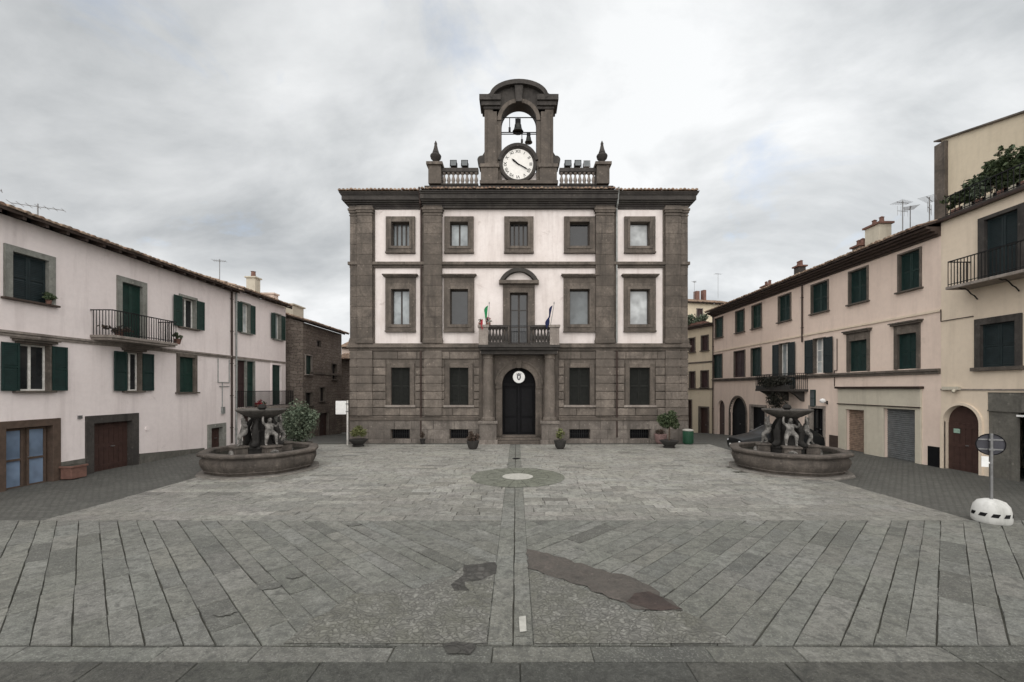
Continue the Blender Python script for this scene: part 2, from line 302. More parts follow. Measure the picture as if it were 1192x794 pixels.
# ------------------------------------------------------------------ mesh builder
class MB:
    def __init__(s): s.v = []; s.f = []; s.mi = []; s.tone = None
    def add(s, vs, fs, mi=0):
        o = len(s.v); s.v += [tuple(p) for p in vs]; s.f += [tuple(i + o for i in f) for f in fs]; s.mi += [mi] * len(fs); return s
    def box(s, x0, x1, y0, y1, z0, z1, mi=0, M=None):
        vs = [Vector((x, y, z)) for x in (x0, x1) for y in (y0, y1) for z in (z0, z1)]
        if M: vs = [M @ p for p in vs]
        return s.add(vs, [(0, 1, 3, 2), (4, 6, 7, 5), (0, 4, 5, 1), (2, 3, 7, 6), (0, 2, 6, 4), (1, 5, 7, 3)], mi)
    def prism(s, poly, y0, y1, mi=0):           # poly in (x, z), extruded along y
        n = len(poly)
        vs = [(x, y0, z) for x, z in poly] + [(x, y1, z) for x, z in poly]
        fs = [tuple(range(n)), tuple(range(2 * n - 1, n - 1, -1))] + [(i, (i + 1) % n, n + (i + 1) % n, n + i) for i in range(n)]
        return s.add(vs, fs, mi)
    def prismx(s, poly, x0, x1, mi=0):          # poly in (y, z), extruded along x
        n = len(poly)
        vs = [(x0, y, z) for y, z in poly] + [(x1, y, z) for y, z in poly]
        fs = [tuple(range(n)), tuple(range(2 * n - 1, n - 1, -1))] + [(i, (i + 1) % n, n + (i + 1) % n, n + i) for i in range(n)]
        return s.add(vs, fs, mi)
    def band(s, inner, outer, y0, y1, mi=0):    # strip between two open polylines in (x, z), thickness y0..y1
        n = len(inner)
        vs = [(x, y, z) for y in (y0, y1) for pl in (inner, outer) for x, z in pl]
        fs = []
        for i in range(n - 1):
            a, b, c, d = i, i + 1, n + i + 1, n + i
            fs += [(a, b, c, d), (2 * n + a, 2 * n + d, 2 * n + c, 2 * n + b), (a, 2 * n + a, 2 * n + b, b), (d, c, 2 * n + c, 2 * n + d)]
        fs += [(0, n, 3 * n, 2 * n), (n - 1, 3 * n - 1, 4 * n - 1, 2 * n - 1)]
        return s.add(vs, fs, mi)
    def lathe(s, prof, c=(0, 0, 0), seg=16, a0=0.0, mi=0, sx=1.0, sy=1.0, cap=True):
        vs = []; n = len(prof)
        for k in range(seg):
            a = a0 + 2 * PI * k / seg
            for r, z in prof: vs.append((c[0] + r * sx * math.cos(a), c[1] + r * sy * math.sin(a), c[2] + z))
        fs = []
        for k in range(seg):
            k2 = (k + 1) % seg
            for i in range(n - 1): fs.append((k * n + i, k2 * n + i, k2 * n + i + 1, k * n + i + 1))
        if cap:
            fs.append(tuple(k * n for k in range(seg - 1, -1, -1))); fs.append(tuple(k * n + n - 1 for k in range(seg)))
        return s.add(vs, fs, mi)
    def cyl(s, p0, p1, r0, r1=None, seg=8, mi=0):
        p0 = Vector(p0); p1 = Vector(p1); r1 = r0 if r1 is None else r1
        d = (p1 - p0).normalized(); q = d.to_track_quat('Z', 'Y')
        vs = []
        for p, r in ((p0, r0), (p1, r1)):
            for k in range(seg):
                a = 2 * PI * k / seg; vs.append(p + q @ Vector((r * math.cos(a), r * math.sin(a), 0)))
        fs = [(k, (k + 1) % seg, seg + (k + 1) % seg, seg + k) for k in range(seg)] + [tuple(range(seg - 1, -1, -1)), tuple(range(seg, 2 * seg))]
        return s.add(vs, fs, mi)
    def tube(s, pts, r, seg=6, mi=0):
        for a, b in zip(pts[:-1], pts[1:]): s.cyl(a, b, r, None, seg, mi)
        return s
    def lobed(s, c=0.5):                        # pull a turned shape half way to an octagon
        for i, (x, y, z) in enumerate(s.v):
            a = (math.atan2(y, x) % (PI / 4)) - PI / 8; f = 1 - c + c * math.cos(PI / 8) / math.cos(a) * 1.04
            s.v[i] = (x * f, y * f, z)
        return s
    def build(s, name, mat, parent=None, smooth=False, bev=0.0, loc=None):
        me = bpy.data.meshes.new(name); me.from_pydata(s.v, [], s.f)
        mats = mat if isinstance(mat, (list, tuple)) else [mat]
        for m in mats: me.materials.append(m)
        bm = bmesh.new(); bm.from_mesh(me)
        bm.faces.ensure_lookup_table()
        for i, f in enumerate(bm.faces): f.material_index = s.mi[i]
        bmesh.ops.recalc_face_normals(bm, faces=bm.faces)
        bm.to_mesh(me); bm.free()
        if s.tone is not None:
            at = me.color_attributes.new('tone', 'FLOAT_COLOR', 'POINT')
            for i, t_ in enumerate(s.tone): at.data[i].color = (*t_, 1)
        if smooth:
            for p in me.polygons: p.use_smooth = True
        o = bpy.data.objects.new(name, me); COL.objects.link(o)
        if parent: o.parent = parent
        if loc: o.location = loc
        if smooth and smooth != 'full':
            try:
                me.set_sharp_from_angle(angle=R(35))
            except Exception: pass
        if bev:
            b = o.modifiers.new('bevel', 'BEVEL'); b.width = bev; b.segments = 2; b.limit_method = 'ANGLE'; b.angle_limit = R(40)
        return o

def tag(o, label, cat, group=None):
    o['label'] = label; o['category'] = cat
    if group: o['group'] = group
    return o
def thing(name, label, cat, loc=(0, 0, 0), rz=0.0, group=None):
    o = bpy.data.objects.new(name, None); COL.objects.link(o); o.location = loc; o.rotation_euler = (0, 0, rz); o.empty_display_size = 0.3
    return tag(o, label, cat, group)
def struct(o): o['kind'] = 'structure'; return o
def copy_tree(o, parent=None):
    c = o.copy(); COL.objects.link(c)
    if parent: c.parent = parent
    for ch in list(o.children): copy_tree(ch, c)
    return c
def gpt(px, py, z=0.0):                         # photo pixel on the ground -> world point
    Y = (CAMH - z) * FPX / (py - CY); return ((px - CX) * Y / FPX, Y)

# ------------------------------------------------------------------ ground
def gz(X, Y):                                   # the lanes behind the town hall fall away
    return -0.062 * max(0.0, Y - 24.0) if Y < 45 else -1.3
mb = MB(); xs = [-600, -120, -40, -20, -10, 0, 10, 20, 40, 120, 600]; ys = [-200, -20, 0, 10, 24, 30, 36, 45, 90, 900]
for y in ys:
    for x in xs: mb.v.append((x, y, gz(x, y) - 0.03))
nx = len(xs)
for j in range(len(ys) - 1):
    for i in range(nx - 1): mb.f.append((j * nx + i, j * nx + i + 1, (j + 1) * nx + i + 1, (j + 1) * nx + i)); mb.mi.append(0)
struct(mb.build('ground', SETT))

def clip(poly, n, d):                           # keep n.p <= d
    o = []
    for i in range(len(poly)):
        a, b = poly[i], poly[(i + 1) % len(poly)]
        da = n[0] * a[0] + n[1] * a[1] - d; db = n[0] * b[0] + n[1] * b[1] - d
        if da <= 0: o.append(a)
        if (da < 0 < db) or (db < 0 < da):
            t = da / (da - db); o.append((a[0] + (b[0] - a[0]) * t, a[1] + (b[1] - a[1]) * t))
    return o
def slabs(name, mat, rect, ang, wr, lr, gap, cgap, zj=0.004, tones=(0.78, 1.15), dark=0.06, zt=0.0, seed=1, skip=None, wob=0.0035, tfn=None):
    rnd = random.Random(seed); x0, x1, y0, y1 = rect
    u = (math.cos(ang), math.sin(ang)); v = (-u[1], u[0])
    cs = [(x0, y0), (x1, y0), (x1, y1), (x0, y1)]
    us = [u[0] * c[0] + u[1] * c[1] for c in cs]; vs_ = [v[0] * c[0] + v[1] * c[1] for c in cs]
    mb = MB(); mb.tone = []
    t = min(vs_) - 0.3
    while t < max(vs_):
        wd = rnd.uniform(*wr); s_ = min(us) - rnd.uniform(0, lr[1])
        while s_ < max(us):
            ln = rnd.uniform(*lr)
            def pt(a, b): return (u[0] * a + v[0] * b, u[1] * a + v[1] * b)
            j = lambda: rnd.uniform(-0.007, 0.007)
            g1, g2 = gap * rnd.uniform(0.5, 1.4), cgap * rnd.uniform(0.2, 1.3)
            p = [pt(s_ + g2 + j(), t + g1 + j()), pt(s_ + ln - g2 + j(), t + g1 + j()), pt(s_ + ln - g2 + j(), t + wd - g1 + j()), pt(s_ + g2 + j(), t + wd - g1 + j())]
            s_ += ln
            if wob:
                q2 = []
                for i in range(4):
                    a_, b_ = p[i], p[(i + 1) % 4]; dl = math.hypot(b_[0] - a_[0], b_[1] - a_[1]); ns = max(1, int(dl / 0.22))
                    for k_ in range(ns):
                        f_ = k_ / ns; jj = wob if k_ else 0
                        q2.append((a_[0] + (b_[0] - a_[0]) * f_ + rnd.uniform(-jj, jj), a_[1] + (b_[1] - a_[1]) * f_ + rnd.uniform(-jj, jj)))
                p = q2
            for n_, d_ in (((1, 0), x1), ((-1, 0), -x0), ((0, 1), y1), ((0, -1), -y0)):
                p = clip(p, n_, d_)
                if len(p) < 3: break
            if len(p) < 3: continue
            cx = sum(q[0] for q in p) / len(p); cy = sum(q[1] for q in p) / len(p)
            if skip and skip(cx, cy): continue
            if max(abs(q[0] - cx) + abs(q[1] - cy) for q in p) < 0.06: continue
            k = rnd.uniform(*tones) * (0.55 if rnd.random() < dark else 1.0) * (tfn(cx, cy, rnd) if tfn else 1.0)
            tn = (k * rnd.uniform(0.98, 1.03), k, k * rnd.uniform(0.95, 1.01))
            z = zt + rnd.uniform(-zj, zj); tx, ty = rnd.uniform(-0.008, 0.008), rnd.uniform(-0.008, 0.008)
            n = len(p); ins = 0.008
            top = []; bot = []
            for q in p:
                dx_, dy_ = q[0] - cx, q[1] - cy; l = math.hypot(dx_, dy_) or 1
                top.append((q[0] - dx_ / l * ins, q[1] - dy_ / l * ins, z + dx_ * tx + dy_ * ty)); bot.append((q[0], q[1], z - 0.014))
            o = len(mb.v); low = [(b[0], b[1], zt - 0.035) for b in bot]
            mb.v += top + bot + low; mb.tone += [tn] * n + [mulc(tn, 0.9)] * n + [mulc(tn, 0.7)] * n
            mb.f.append(tuple(range(o, o + n))); mb.mi.append(0)
            for i in range(n):
                i2 = (i + 1) % n
                mb.f += [(o + i, o + n + i, o + n + i2, o + i2), (o + n + i, o + 2 * n + i, o + 2 * n + i2, o + n + i2)]; mb.mi += [0, 0]
        t += wd
    return struct(mb.build(name, mat))
YD0, YD1 = 5.03, 9.75
XL0, XR1 = -10.75, 10.35
SL, SR = -0.34, 0.20
def ragged(poly, amp, step=0.12, seed=3):
    rnd = random.Random(seed); o = []
    for i in range(len(poly)):
        a, b = poly[i], poly[(i + 1) % len(poly)]; n = max(1, int(math.hypot(b[0] - a[0], b[1] - a[1]) / step))
        for k in range(n):
            f = k / n; o.append((a[0] + (b[0] - a[0]) * f + rnd.uniform(-amp, amp), a[1] + (b[1] - a[1]) * f + rnd.uniform(-amp, amp)))
    return o
def sheet(name, mat, poly, z, tone=None, rag=0.0):
    if rag: poly = ragged(poly, rag)
    mb = MB(); mb.v = [(x, y, z) for x, y in poly]; mb.f = [tuple(range(len(poly)))]; mb.mi = [0]
    if tone: mb.tone = [tone] * len(poly)
    return struct(mb.build(name, mat))
sheet('paving_bed', MORTAR, [(-13, 2.0), (13, 2.0), (XR1, 9.7), (XR1, 23.4), (XL0, 23.4), (XL0, 9.7)], -0.022)
slabs('piazza_paving', PAVE, (XL0 - 1.6, SL, YD0, YD1), R(135), (0.25, 0.40), (0.6, 1.6), 0.0048, 0.005, tones=(0.80, 1.16), seed=3)
slabs('piazza_paving', PAVE, (SR, XR1 + 1.4, YD0, YD1), R(45), (0.25, 0.40), (0.6, 1.6), 0.0048, 0.005, tones=(0.80, 1.16), seed=8)
slabs('piazza_paving', PAVE, (SL, SR, YD0, 22.9), R(90), (0.54, 0.54), (0.5, 0.95), 0.010, 0.006, seed=5, dark=0.0, tones=(0.9, 1.2), skip=lambda x, y: abs(y - 14.6) < 0.9).location = (0.0, 0, 0)
CCX, CCY, CRAD = 0.05, 14.55, 1.58
def paler(x, y, rnd):                         # paler tone on random slabs, ever more of them towards the town hall
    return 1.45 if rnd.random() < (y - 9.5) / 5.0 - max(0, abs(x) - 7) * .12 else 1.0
def infield(x, y): return math.hypot(x - CCX, y - CCY) < CRAD - 0.6 or (math.hypot(abs(x) - 9.8, y - 16) < 1.7)
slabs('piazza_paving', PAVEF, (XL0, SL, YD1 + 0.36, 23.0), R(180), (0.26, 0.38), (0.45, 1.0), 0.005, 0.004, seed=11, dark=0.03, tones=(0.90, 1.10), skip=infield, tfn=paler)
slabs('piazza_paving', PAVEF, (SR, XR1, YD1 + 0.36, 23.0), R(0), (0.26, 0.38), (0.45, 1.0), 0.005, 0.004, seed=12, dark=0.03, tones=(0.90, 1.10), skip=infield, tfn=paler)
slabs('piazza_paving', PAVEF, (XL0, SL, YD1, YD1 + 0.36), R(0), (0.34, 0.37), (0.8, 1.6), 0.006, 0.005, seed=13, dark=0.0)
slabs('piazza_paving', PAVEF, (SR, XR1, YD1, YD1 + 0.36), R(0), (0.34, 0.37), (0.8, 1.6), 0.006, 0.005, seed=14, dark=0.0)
slabs('piazza_edge_paving', PAVE, (-13, 13, 4.71, YD0 - .03), R(0), (0.29, 0.29), (0.7, 1.8), 0.008, 0.006, seed=15, dark=0.2, tones=(0.6, 1.1)).location.y = 0
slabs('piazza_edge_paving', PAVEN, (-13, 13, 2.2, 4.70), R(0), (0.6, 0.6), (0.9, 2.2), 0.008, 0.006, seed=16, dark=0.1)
# repaired patches and inlays set into the paving
LP = [gpt(*p) for p in ((335, 744), (372, 716), (415, 692), (450, 688), (484, 686), (520, 673), (548, 656), (572, 655))]
RP = [gpt(*p) for p in ((617, 664), (650, 674), (690, 690), (735, 712), (795, 713), (826, 728), (850, 744))]
def ragline(pts, amp, seed):
    q = ragged(pts, amp, 0.12, seed); n = len(q) - max(1, int(math.hypot(pts[-1][0] - pts[0][0], pts[-1][1] - pts[0][1]) / 0.12)); return q[1:n]
YB = 5.035
sheet('cobble_patch', COBB, [(SL - .012, YB), (LP[0][0], YB)] + [p for p in ragline(LP[:-1], .05, 5) if p[1] > YB and p[0] < SL - .02] + [(SL - .012, LP[-1][1])], 0.010)
sheet('cobble_patch', COBB, [(SR + .012, YB), (SR + .012, RP[0][1])] + [p for p in ragline(RP, .05, 6) if p[1] > YB and p[0] > SR + .02] + [(RP[-1][0], YB)], 0.010)
sheet('red_stone_patch', REDP, [gpt(*p) for p in ((615, 640), (640, 645), (668, 655), (700, 664), (722, 669), (758, 684), (770, 694), (795, 711), (745, 713), (716, 700), (690, 688), (650, 673), (615, 664))], 0.014, None, .05)
sheet('red_stone_patch', DKRED, [gpt(*p) for p in ((740, 692), (756, 690), (770, 696), (792, 710), (757, 712), (748, 708), (738, 704), (728, 702))], 0.018, None, .03)
sheet('dark_stone_patch', DARKP, [gpt(*p) for p in ((541, 659), (577, 655), (577, 668), (560, 676), (540, 678), (545, 688), (528, 689), (524, 682), (538, 672))], 0.014, None, .02)
sheet('dark_stone_patch', DARKP, [gpt(*p) for p in ((516, 752), (530, 748), (550, 749), (556, 755), (548, 762), (520, 762))], 0.014, None, .02)
for px, py, a_, b_ in ((314, 683, .17, .12), (262, 714, .14, .09), (343, 671, .13, .10), (412, 611, .16, .10)):
    x_, y_ = gpt(px, py); sheet('damp_stain', PAVE, [(x_ + a_ * math.cos(2 * PI * k / 18) * (1 + .18 * math.sin(3 * k + px)), y_ + b_ * math.sin(2 * PI * k / 18) * (1 + .18 * math.cos(2 * k + px))) for k in range(18)], 0.0125, (.62, .61, .60), .008)
sheet('pale_inlay', PALEST, [gpt(*p) for p in ((604, 719), (612, 718), (613, 736), (605, 737))], 0.014)
mb = MB(); mb.tone = []
for k in range(64):
    a = 2 * PI * k / 64; mb.v.append((CCX + CRAD * math.cos(a), CCY + CRAD * math.sin(a), 0.010)); mb.tone.append((1, 1, 1))
mb.f = [tuple(range(64))]; mb.mi = [0]; struct(mb.build('stone_circle', GREENST))
mb = MB()
for r0, r1, z in ((1.03, 1.04, 0.0145),):
    for k in range(48):
        a, b = 2 * PI * k / 48, 2 * PI * (k + 1) / 48
        mb.add([(CCX + r * math.cos(t), CCY + r * math.sin(t), z) for r, t in ((r0, a), (r1, a), (r1, b), (r0, b))], [(0, 1, 2, 3)])
for k in range(16):
    a = 2 * PI * (k + .5) / 16
    mb.add([(CCX + r * math.cos(a) + s_ * math.sin(a) * 0.006, CCY + r * math.sin(a) - s_ * math.cos(a) * 0.006, 0.0150) for r, s_ in ((0.55, -1), (0.55, 1), (1.55, 1), (1.55, -1))], [(0, 1, 2, 3)])
struct(mb.build('stone_circle_joints', MORTAR))
mb = MB(); mb.add([(CCX + 0.52 * math.cos(2 * PI * k / 32), CCY + 0.52 * math.sin(2 * PI * k / 32), 0.016) for k in range(32)], [tuple(range(32))])
struct(mb.build('pale_centre_stone', PALEST))
def cover(px, py, r, name='drain_cover'):
    x, y = gpt(px, py); mb = MB(); mb.lathe([(r, 0), (r, 0.006), (r * 0.86, 0.008)], (x, y, 0.010), 20); struct(mb.build(name, IRON))
cover(601, 534, 0.16)

# ------------------------------------------------------------------ facade kit (local frame: x along the wall, -y out of it, z up)
class Facade:
    def __init__(s, root): s.root = root; s.holes = []
    def hole(s, u0, u1, v0, v1, arch=False, depth=0.22): s.holes.append((u0, u1, v0, v1, arch, depth))
    def wall(s, name, mat, u0, u1, v0, v1, y=0.0, D=None, gable=0.0):
        mb = MB()
        xs = sorted(set([u0, u1] + [h[i] for h in s.holes for i in (0, 1) if u0 < h[i] < u1]))
        zs = sorted(set([v0, v1] + [h[i] for h in s.holes for i in (2, 3) if v0 < h[i] < v1]))
        for a, b in zip(xs[:-1], xs[1:]):
            for c, d in zip(zs[:-1], zs[1:]):
                m, n = (a + b) / 2, (c + d) / 2
                if any(h[0] < m < h[1] and h[2] < n < h[3] for h in s.holes): continue
                mb.add([(a, y, c), (b, y, c), (b, y, d), (a, y, d)], [(0, 1, 2, 3)])
        for h in s.holes:
            a, b, c, d, arch, dep = h
            if d <= v0 or c >= v1: continue
            c = max(c, v0); d = min(d, v1); y2 = y + dep
            if not arch:
                mb.add([(a, y, c), (b, y, c), (b, y, d), (a, y, d), (a, y2, c), (b, y2, c), (b, y2, d), (a, y2, d)], [(0, 4, 5, 1), (1, 5, 6, 2), (2, 6, 7, 3), (3, 7, 4, 0)])
            else:
                r = (b - a) / 2; sp = d - r; n = 16
                pts = [((a + b) / 2 + r * math.cos(PI - PI * k / n), sp + r * math.sin(PI * k / n)) for k in range(n + 1)]
                mb.add([(a, y, c), (a, y2, c), (a, y2, sp), (a, y, sp)], [(0, 1, 2, 3)]); mb.add([(b, y, c), (b, y2, c), (b, y2, sp), (b, y, sp)], [(3, 2, 1, 0)])
                for p, q in zip(pts[:-1], pts[1:]):
                    mb.add([(p[0], y, p[1]), (q[0], y, q[1]), (q[0], y, d), (p[0], y, d)], [(0, 1, 2, 3)])
                    mb.add([(p[0], y, p[1]), (q[0], y, q[1]), (q[0], y2, q[1]), (p[0], y2, p[1])], [(0, 3, 2, 1)])
        if D:
            for u in (u0, u1):
                pl = [(u, y, v0), (u, y + D, v0), (u, y + D, v1)] + ([(u, y + D / 2, v1 + gable)] if gable else []) + [(u, y, v1)]
                mb.add(pl, [tuple(range(len(pl)))])
            mb.add([(u0, y + D, v0), (u1, y + D, v0), (u1, y + D, v1), (u0, y + D, v1)], [(3, 2, 1, 0)])
        me_o = mb.build(name, mat, s.root)
        return me_o

def shutter_mb(u0, u1, v0, v1, y, th=0.035, slat=0.055, fr=0.06, mid=True):
    mb = MB()
    fr = min(fr, (u1 - u0) * 0.22)
    mb.box(u0, u0 + fr, y - th, y, v0, v1); mb.box(u1 - fr, u1, y - th, y, v0, v1)
    bars = [v0, v1 - fr] + ([(v0 + v1) / 2 - fr / 2] if mid else [])
    for z in bars: mb.box(u0 + fr, u1 - fr, y - th + 0.002, y - 0.002, z, z + fr)
    mb.box(u0 + fr, u1 - fr, y - 0.006, y - 0.003, v0 + fr, v1 - fr)
    z = v0 + fr + 0.01
    while z < v1 - fr - slat * 0.7:
        if not (mid and abs(z + slat / 2 - (v0 + v1) / 2) < fr * 0.8):
            mb.add([(u0 + fr, y - th + 0.004, z), (u1 - fr, y - th + 0.004, z), (u1 - fr, y - 0.008, z + slat * 0.95), (u0 + fr, y - 0.008, z + slat * 0.95)], [(0, 1, 2, 3)])
        z += slat
    return mb
def sash(parent, u0, u1, v0, v1, y, mat, pane, cols=2, rows=1, fr=0.05):
    mb = MB(); th = 0.05
    mb.box(u0, u0 + fr, y - th, y, v0, v1); mb.box(u1 - fr, u1, y - th, y, v0, v1); mb.box(u0 + fr, u1 - fr, y - th, y, v0, v0 + fr); mb.box(u0 + fr, u1 - fr, y - th, y, v1 - fr, v1)
    for i in range(1, cols):
        c = u0 + (u1 - u0) * i / cols; mb.box(c - fr * 0.7, c + fr * 0.7, y - th + 0.003, y - 0.003, v0 + fr, v1 - fr)
    for j in range(1, rows):
        c = v0 + (v1 - v0) * j / rows; mb.box(u0 + fr, u1 - fr, y - th + 0.01, y - 0.01, c - 0.02, c + 0.02)
    mb.build('sash', mat, parent)
    p = MB(); p.box(u0 + 0.01, u1 - 0.01, y - 0.02, y - 0.012, v0 + 0.01, v1 - 0.01); p.build('pane', pane, parent)
def surround_mb(u0, u1, v0, v1, sw, out=0.06, top=None, bottom=None):
    mb = MB(); top = sw if top is None else top; bottom = sw if bottom is None else bottom
    mb.box(u0 - sw, u0 + .004, -out, 0.255, v0 - bottom, v1 + top); mb.box(u1 - .004, u1 + sw, -out, 0.255, v0 - bottom, v1 + top)
    if top: mb.box(u0 + .005, u1 - .005, -out + 0.002, 0.254, v1 - .004, v1 + top)
    if bottom: mb.box(u0 + .005, u1 - .005, -out + 0.002, 0.254, v0 - bottom, v0 + .004)
    return mb
def window(F, u0, u1, v0, v1, sur=0.0, surm=None, mode='closed', shm=GREEN, pane=GL_D, sashm=SASHW, sill=0.06, sillm=None, lintel=0.0, cols=2, rows=1, shw=None, out=0.06, top=None, tilt=0.0, nleaf=2):
    F.hole(u0, u1, v0, v1)
    surm = surm or PEP; sillm = sillm or surm
    if sur: wobj = surround_mb(u0, u1, v0, v1, sur, out, top, 0.0).build('window', surm, F.root, bev=0.008)
    else:
        m = MB(); f = 0.045
        m.box(u0, u0 + f, 0.02, 0.20, v0, v1); m.box(u1 - f, u1, 0.02, 0.20, v0, v1); m.box(u0 + f, u1 - f, 0.02, 0.20, v1 - f, v1)
        wobj = m.build('window', surm, F.root)
    if sill:
        m = MB(); m.box(u0 - sur - 0.07, u1 + sur + 0.07, -out - 0.08, 0.19, v0 - sill, v0 + 0.003); m.build('sill', sillm, wobj, bev=0.01)
    if lintel:
        m = MB(); e = sur + 0.08; z = v1 + (sur if top is None else top)
        m.box(u0 - e, u1 + e, -out - 0.10, 0.03, z + 0.003, z + lintel * 0.6); m.box(u0 - e - 0.05, u1 + e + 0.05, -out - 0.15, 0.03, z + lintel * 0.6 + 0.001, z + lintel); m.build('lintel', surm, wobj, bev=0.008)
    if mode == 'closed':
        c = (u0 + u1) / 2
        if nleaf == 2:
            for a, b in ((u0 + 0.01, c - 0.005), (c + 0.005, u1 - 0.01)): shutter_mb(a, b, v0 + 0.01, v1 - 0.01, 0.10).build('shutter', shm, wobj)
        else: shutter_mb(u0 + 0.01, u1 - 0.01, v0 + 0.01, v1 - 0.01, 0.10).build('shutter', shm, wobj)
    else:
        sash(wobj, u0 + (0 if sur else 0.046), u1 - (0 if sur else 0.046), v0 + 0.004, v1 - (0 if sur else 0.046), 0.18, sashm, pane, cols, rows)
    if mode == 'open':
        k = shw or (u1 - u0) / 2
        for a, b, sg in ((u0 - k - 0.02, u0 - 0.02, -1), (u1 + 0.02, u1 + k + 0.02, 1)):
            o = shutter_mb(a, b, v0, v1, -out - 0.02).build('shutter', shm, wobj)
            if tilt:
                h = u0 - 0.02 if sg < 0 else u1 + 0.02
                T = Matrix.Translation((h, -out - 0.02, 0)) @ Matrix.Rotation(sg * -tilt, 4, 'Z') @ Matrix.Translation((-h, out + 0.02, 0))
                o.data.transform(T)
    return wobj
def door(F, u0, u1, v0, v1, sur=0.0, surm=None, mat=DOORW, arch=False, planks=6, name='door', out=0.06, top=None, y=0.16, glazed=None, handle=True):
    F.hole(u0, u1, v0, v1, arch, 0.26)
    if sur:
        if arch:
            r = (u1 - u0) / 2; c = (u0 + u1) / 2; sp = v1 - r; n = 18
            inn = [(u0, v0)] + [(c + r * math.cos(PI - PI * k / n), sp + r * math.sin(PI * k / n)) for k in range(n + 1)] + [(u1, v0)]
            ot = [(u0 - sur, v0)] + [(c + (r + sur) * math.cos(PI - PI * k / n), sp + (r + sur) * math.sin(PI * k / n)) for k in range(n + 1)] + [(u1 + sur, v0)]
            MB().band(inn, ot, -out, 0.05).build('door_surround', surm, F.root)
        else: surround_mb(u0, u1, v0, v1, sur, out, top, 0.0).build('door_surround', surm, F.root, bev=0.01)
    mb = MB()
    if arch:
        r = (u1 - u0) / 2; c = (u0 + u1) / 2; sp = v1 - r; n = 18
        pl = [(u0, v0)] + [(c + r * math.cos(PI - PI * k / n), sp + r * math.sin(PI * k / n)) for k in range(n + 1)] + [(u1, v0)]
        mb.prism(pl, y + 0.02, y + 0.06)
    else: mb.box(u0, u1, y + 0.02, y + 0.06, v0, v1)
    wv = (u1 - u0) / planks; vt = v1 - ((u1 - u0) / 2 if arch else 0)
    if not glazed:
        for i in range(planks):
            a = u0 + wv * i
            mb.box(a + 0.008, a + wv - 0.008, y, y + 0.019, v0 + 0.02, vt - 0.03)
        for z in (v0 + 0.15, (v0 + vt) / 2, vt - 0.22): mb.box(u0 + 0.02, u1 - 0.02, y - 0.012, y - 0.001, z, z + 0.12)
    d = mb.build(name, mat, F.root)
    if glazed:
        for i in range(2):
            a = u0 + (u1 - u0) * i / 2 + 0.05; b = u0 + (u1 - u0) * (i + 1) / 2 - 0.05
            m = MB(); e = 0.06
            m.box(a, a + e, y - 0.04, y + 0.019, v0 + 0.03, v1 - 0.03); m.box(b - e, b, y - 0.04, y + 0.019, v0 + 0.03, v1 - 0.03)
            for z in (v0 + 0.03, v0 + (v1 - v0) * 0.46, v1 - 0.03 - e): m.box(a + e, b - e, y - 0.038, y + 0.019, z, z + e)
            lf = m.build('door_leaf', mat, d)
            m = MB(); m.box(a + e, b - e, y, y + 0.01, v0 + 0.03 + e, v1 - 0.03 - e); m.build('pane', glazed, d)
    if handle:
        m = MB(); cx = (u0 + u1) / 2 + 0.08; hz_ = v0 + min(1.0, (v1 - v0) * 0.5); m.cyl((cx, y - 0.07, hz_), (cx, y, hz_), 0.02, None, 8); m.box(cx - 0.02, cx + 0.09, y - 0.08, y - 0.06, hz_ - 0.012, hz_ + 0.012); m.build('handle', GALV, d)
    return d
def tile_roof(root, u0, u1, ze, over, D, pitch=0.30, cornice=None, mat=ROOFT, rafters=True, ends=0.15, seed=1, both=True):
    rnd = random.Random(seed); ridge_y = D / 2; zr = ze + pitch * (ridge_y + over)
    m = MB(); th = 0.09
    m.prismx([(-over, ze), (ridge_y, zr), (ridge_y, zr + th), (-over, ze + th)], u0 - ends, u1 + ends)
    if both: m.prismx([(ridge_y + 0.002, zr), (D + over, ze), (D + over, ze + th), (ridge_y + 0.002, zr + th)], u0 - ends, u1 + ends)
    roof = m.build('roof', WOODD, root)
    t = MB(); u = u0 - ends + 0.08; ang = math.atan(pitch)
    while u < u1 + ends - 0.05:
        r = 0.085 * rnd.uniform(0.9, 1.1); ov = rnd.uniform(0.02, 0.10); du = rnd.uniform(-0.012, 0.012); dz = rnd.uniform(-0.008, 0.014)
        seg = 5; vs = []; 
        y = -over - ov; L_ = (ridge_y + over + ov); nseg = max(2, int(L_ / 0.45)); k0 = 0
        for j in range(nseg):
            ya = y + L_ * j / nseg; yb = y + L_ * (j + 1.12) / nseg; za = ze + th + pitch * (ya + over) + 0.028 + dz; zb = ze + th + pitch * (yb + over) + 0.004 + dz
            jx = rnd.uniform(-0.01, 0.01)
            vs = []
            for (yy, zz, rr) in ((ya, za, r * 1.08), (yb, zb, r * 0.92)):
                for k in range(seg + 1):
                    a = PI * k / seg; vs.append((u + du + jx + rr * math.cos(a), yy, zz + rr * math.sin(a) * 0.9 - 0.02))
            fs = [(k, k + 1, seg + 2 + k, seg + 1 + k) for k in range(seg)] + [tuple(range(seg, -1, -1))]
            t.add(vs, fs)
            if j > 5: break
        u += 0.205
    t.build('roof_tile_rows', mat, roof)
    if rafters:
        u = u0 + 0.2; first = None
        while u < u1:
            if first is None:
                for_ = MB(); for_.prismx([(-over + 0.05, ze - 0.10), (0.05, ze - 0.10 + pitch * over), (0.05, ze - 0.004 + pitch * over), (-over + 0.05, ze - 0.002 + pitch * 0.05)], 0, 0.09); first = for_.build('rafter', WOODD, roof); o = first
            else: o = first.copy(); COL.objects.link(o); o.parent = roof
            o.location = (u, 0, 0); u += 0.62
    return roof
